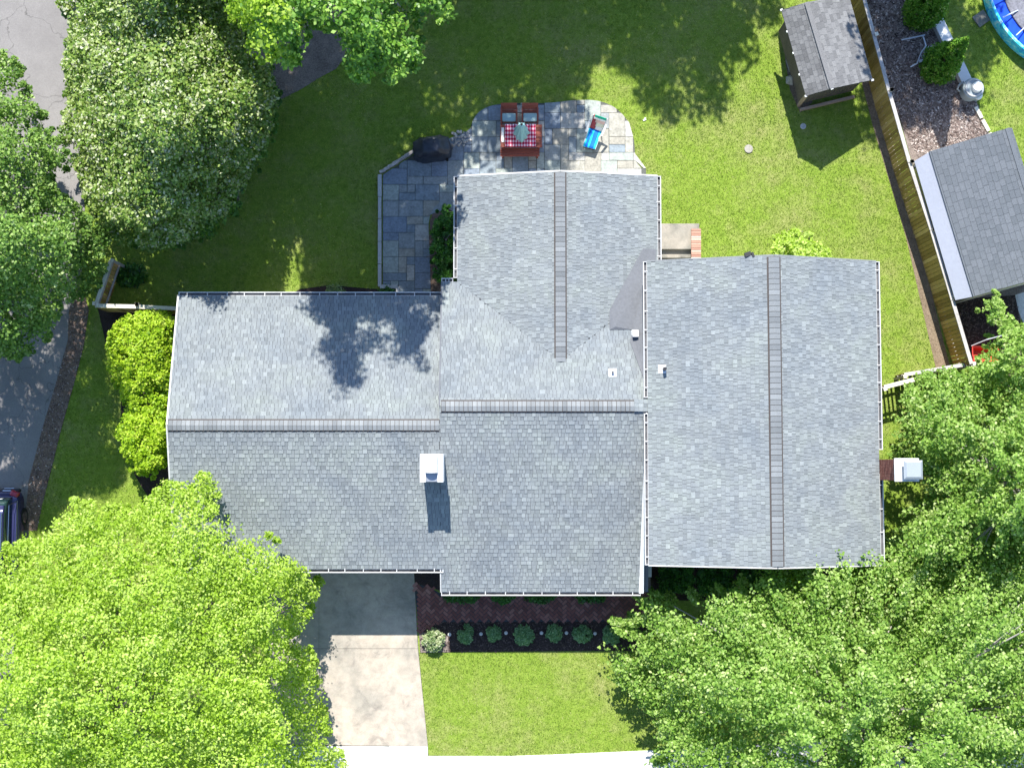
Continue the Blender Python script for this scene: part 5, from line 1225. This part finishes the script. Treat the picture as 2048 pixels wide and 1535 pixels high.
# ================================================================= GRASS AND CHIPS
def scatter_grass(n, regions, excl, name):
    xs_, ys_ = [], []
    tot = sum((r[1] - r[0]) * (r[3] - r[2]) for r in regions)
    for r in regions:
        m = int(n * (r[1] - r[0]) * (r[3] - r[2]) / tot); xs_.append(rng.uniform(r[0], r[1], m)); ys_.append(rng.uniform(r[2], r[3], m))
    X = np.concatenate(xs_); Y = np.concatenate(ys_)
    k = np.ones(len(X), bool)
    for e in excl: k &= ~inpoly_np(X, Y, [(p[0], p[1]) for p in e])
    X, Y = X[k], Y[k]; m = len(X); a = rng.uniform(0, 2 * np.pi, m); hgt = rng.uniform(.025, .065, m); w = rng.uniform(.007, .014, m); le = rng.uniform(.3, 1.3, m) * hgt; b = a + rng.uniform(1.0, 2.1, m)
    v = np.empty((m, 3, 3)); v[:, 0, 0] = X - np.cos(a) * w; v[:, 0, 1] = Y - np.sin(a) * w; v[:, 0, 2] = 0; v[:, 1, 0] = X + np.cos(a) * w; v[:, 1, 1] = Y + np.sin(a) * w; v[:, 1, 2] = 0
    v[:, 2, 0] = X + np.cos(b) * le; v[:, 2, 1] = Y + np.sin(b) * le; v[:, 2, 2] = hgt
    me = bpy.data.meshes.new(name); me.vertices.add(m * 3); me.vertices.foreach_set('co', v.reshape(-1).astype(np.float32)); me.loops.add(m * 3); me.loops.foreach_set('vertex_index', np.arange(m * 3, dtype=np.int32))
    me.polygons.add(m); me.polygons.foreach_set('loop_start', np.arange(0, m * 3, 3, dtype=np.int32)); me.polygons.foreach_set('loop_total', np.full(m, 3, dtype=np.int32))
    gx = np.linspace(-20, 22, 64); gy = np.linspace(-16, 22, 64); G = np.array([[noise.noise(Vector((x * .33, y * .33, 2.0))) + .5 * noise.noise(Vector((x * 1.1, y * 1.1, 5.0))) for x in gx] for y in gy])
    ix = np.clip(((X + 20) / 42 * 63).astype(int), 0, 63); iy = np.clip(((Y + 16) / 38 * 63).astype(int), 0, 63)
    tv = np.clip(.48 + .32 * G[iy, ix] + rng.normal(size=m) * .22, 0, 1)
    at = me.attributes.new('tone', 'FLOAT', 'FACE'); at.data.foreach_set('value', tv.astype(np.float32)); me.materials.append(M['grassblade']); me.update(calc_edges=True)
    o = bpy.data.objects.new(name, me); COL.objects.link(o); kind(o, 'stuff'); return o
foot = [[(Gx0 + .3, Gf + .4), (Gx1, Gf + .4), (Gx1, Gb - .4), (Gx0 + .3, Gb - .4)], [(Mx0, Mf + .5), (Tx1 - .4, Mf + .5), (Tx1 - .4, Tb - .4), (Mx0, Tb - .4)], [(Rx0 + .3, 6), (Rx1 - .3, 6), (Rx1 - .3, Ry1 - .3), (Rx0 + .3, Ry1 - .3)]]
excl = [road_w, litter_w, drive_w, side_w, bed_w, bed2_w, bed3_w, tree_bed_w, hedgebed_w, backbed_w, sidebed_w, neigh_w, strip_w, shedsoil_w, patio_flat, walk_w, dark_w, [(p.x, p.y) for p in cs and [c_.to_3d() for c_ in cs]]] + foot
g = scatter_grass(520000, [(-20, 22, 4.5, 19.5), (-20, -11.5, -8, 4.5), (12, 20, -6, 4.5), (-3.5, 8, -12, -5.3)], excl, 'grass'); 
mb = MB()
def chips(poly_px, n, smin, smax, tones, name, mat='chip'):
    xs_ = [p[0] for p in poly_px]; ys_ = [p[1] for p in poly_px]; mb = MB(); k = 0
    while k < n:
        x, y = random.uniform(min(xs_), max(xs_)), random.uniform(min(ys_), max(ys_))
        if not inpoly(x, y, poly_px): continue
        k += 1; p = P(x, y, random.uniform(.025, .045)); a = random.uniform(0, 6.28); L = random.uniform(smin, smax); w = L * random.uniform(.25, .5)
        d = Vector((math.cos(a), math.sin(a), random.uniform(-.35, .35))) * L; s_ = Vector((-math.sin(a), math.cos(a), random.uniform(-.3, .3))) * w
        mb.add([p - d - s_, p + d - s_, p + d + s_, p - d + s_], [(0, 1, 2, 3)], min(1, max(0, random.gauss(*tones))))
    return kind(mb.build(name, M[mat]), 'stuff')
chips([(1722, -60), (1860, -60), (1878, 30), (1938, 165), (1985, 285), (2000, 300), (1840, 320), (1800, 240), (1755, 110)], 9000, .02, .06, (.45, .28), 'wood_chips')
chips([(1300, 1100), (1900, 600), (2030, 590), (2040, 640), (2060, 760), (1940, 745), (1905, 640)] if False else [(1905, 600), (2030, 590), (2040, 640), (2060, 760), (1940, 745)], 1800, .02, .05, (.15, .15), 'dark_wood_chips')
chips(bed_px, 3000, .015, .04, (.10, .10), 'bed_wood_chips')
chips(lit_px, 1500, .015, .035, (.40, .25), 'fallen_leaves')
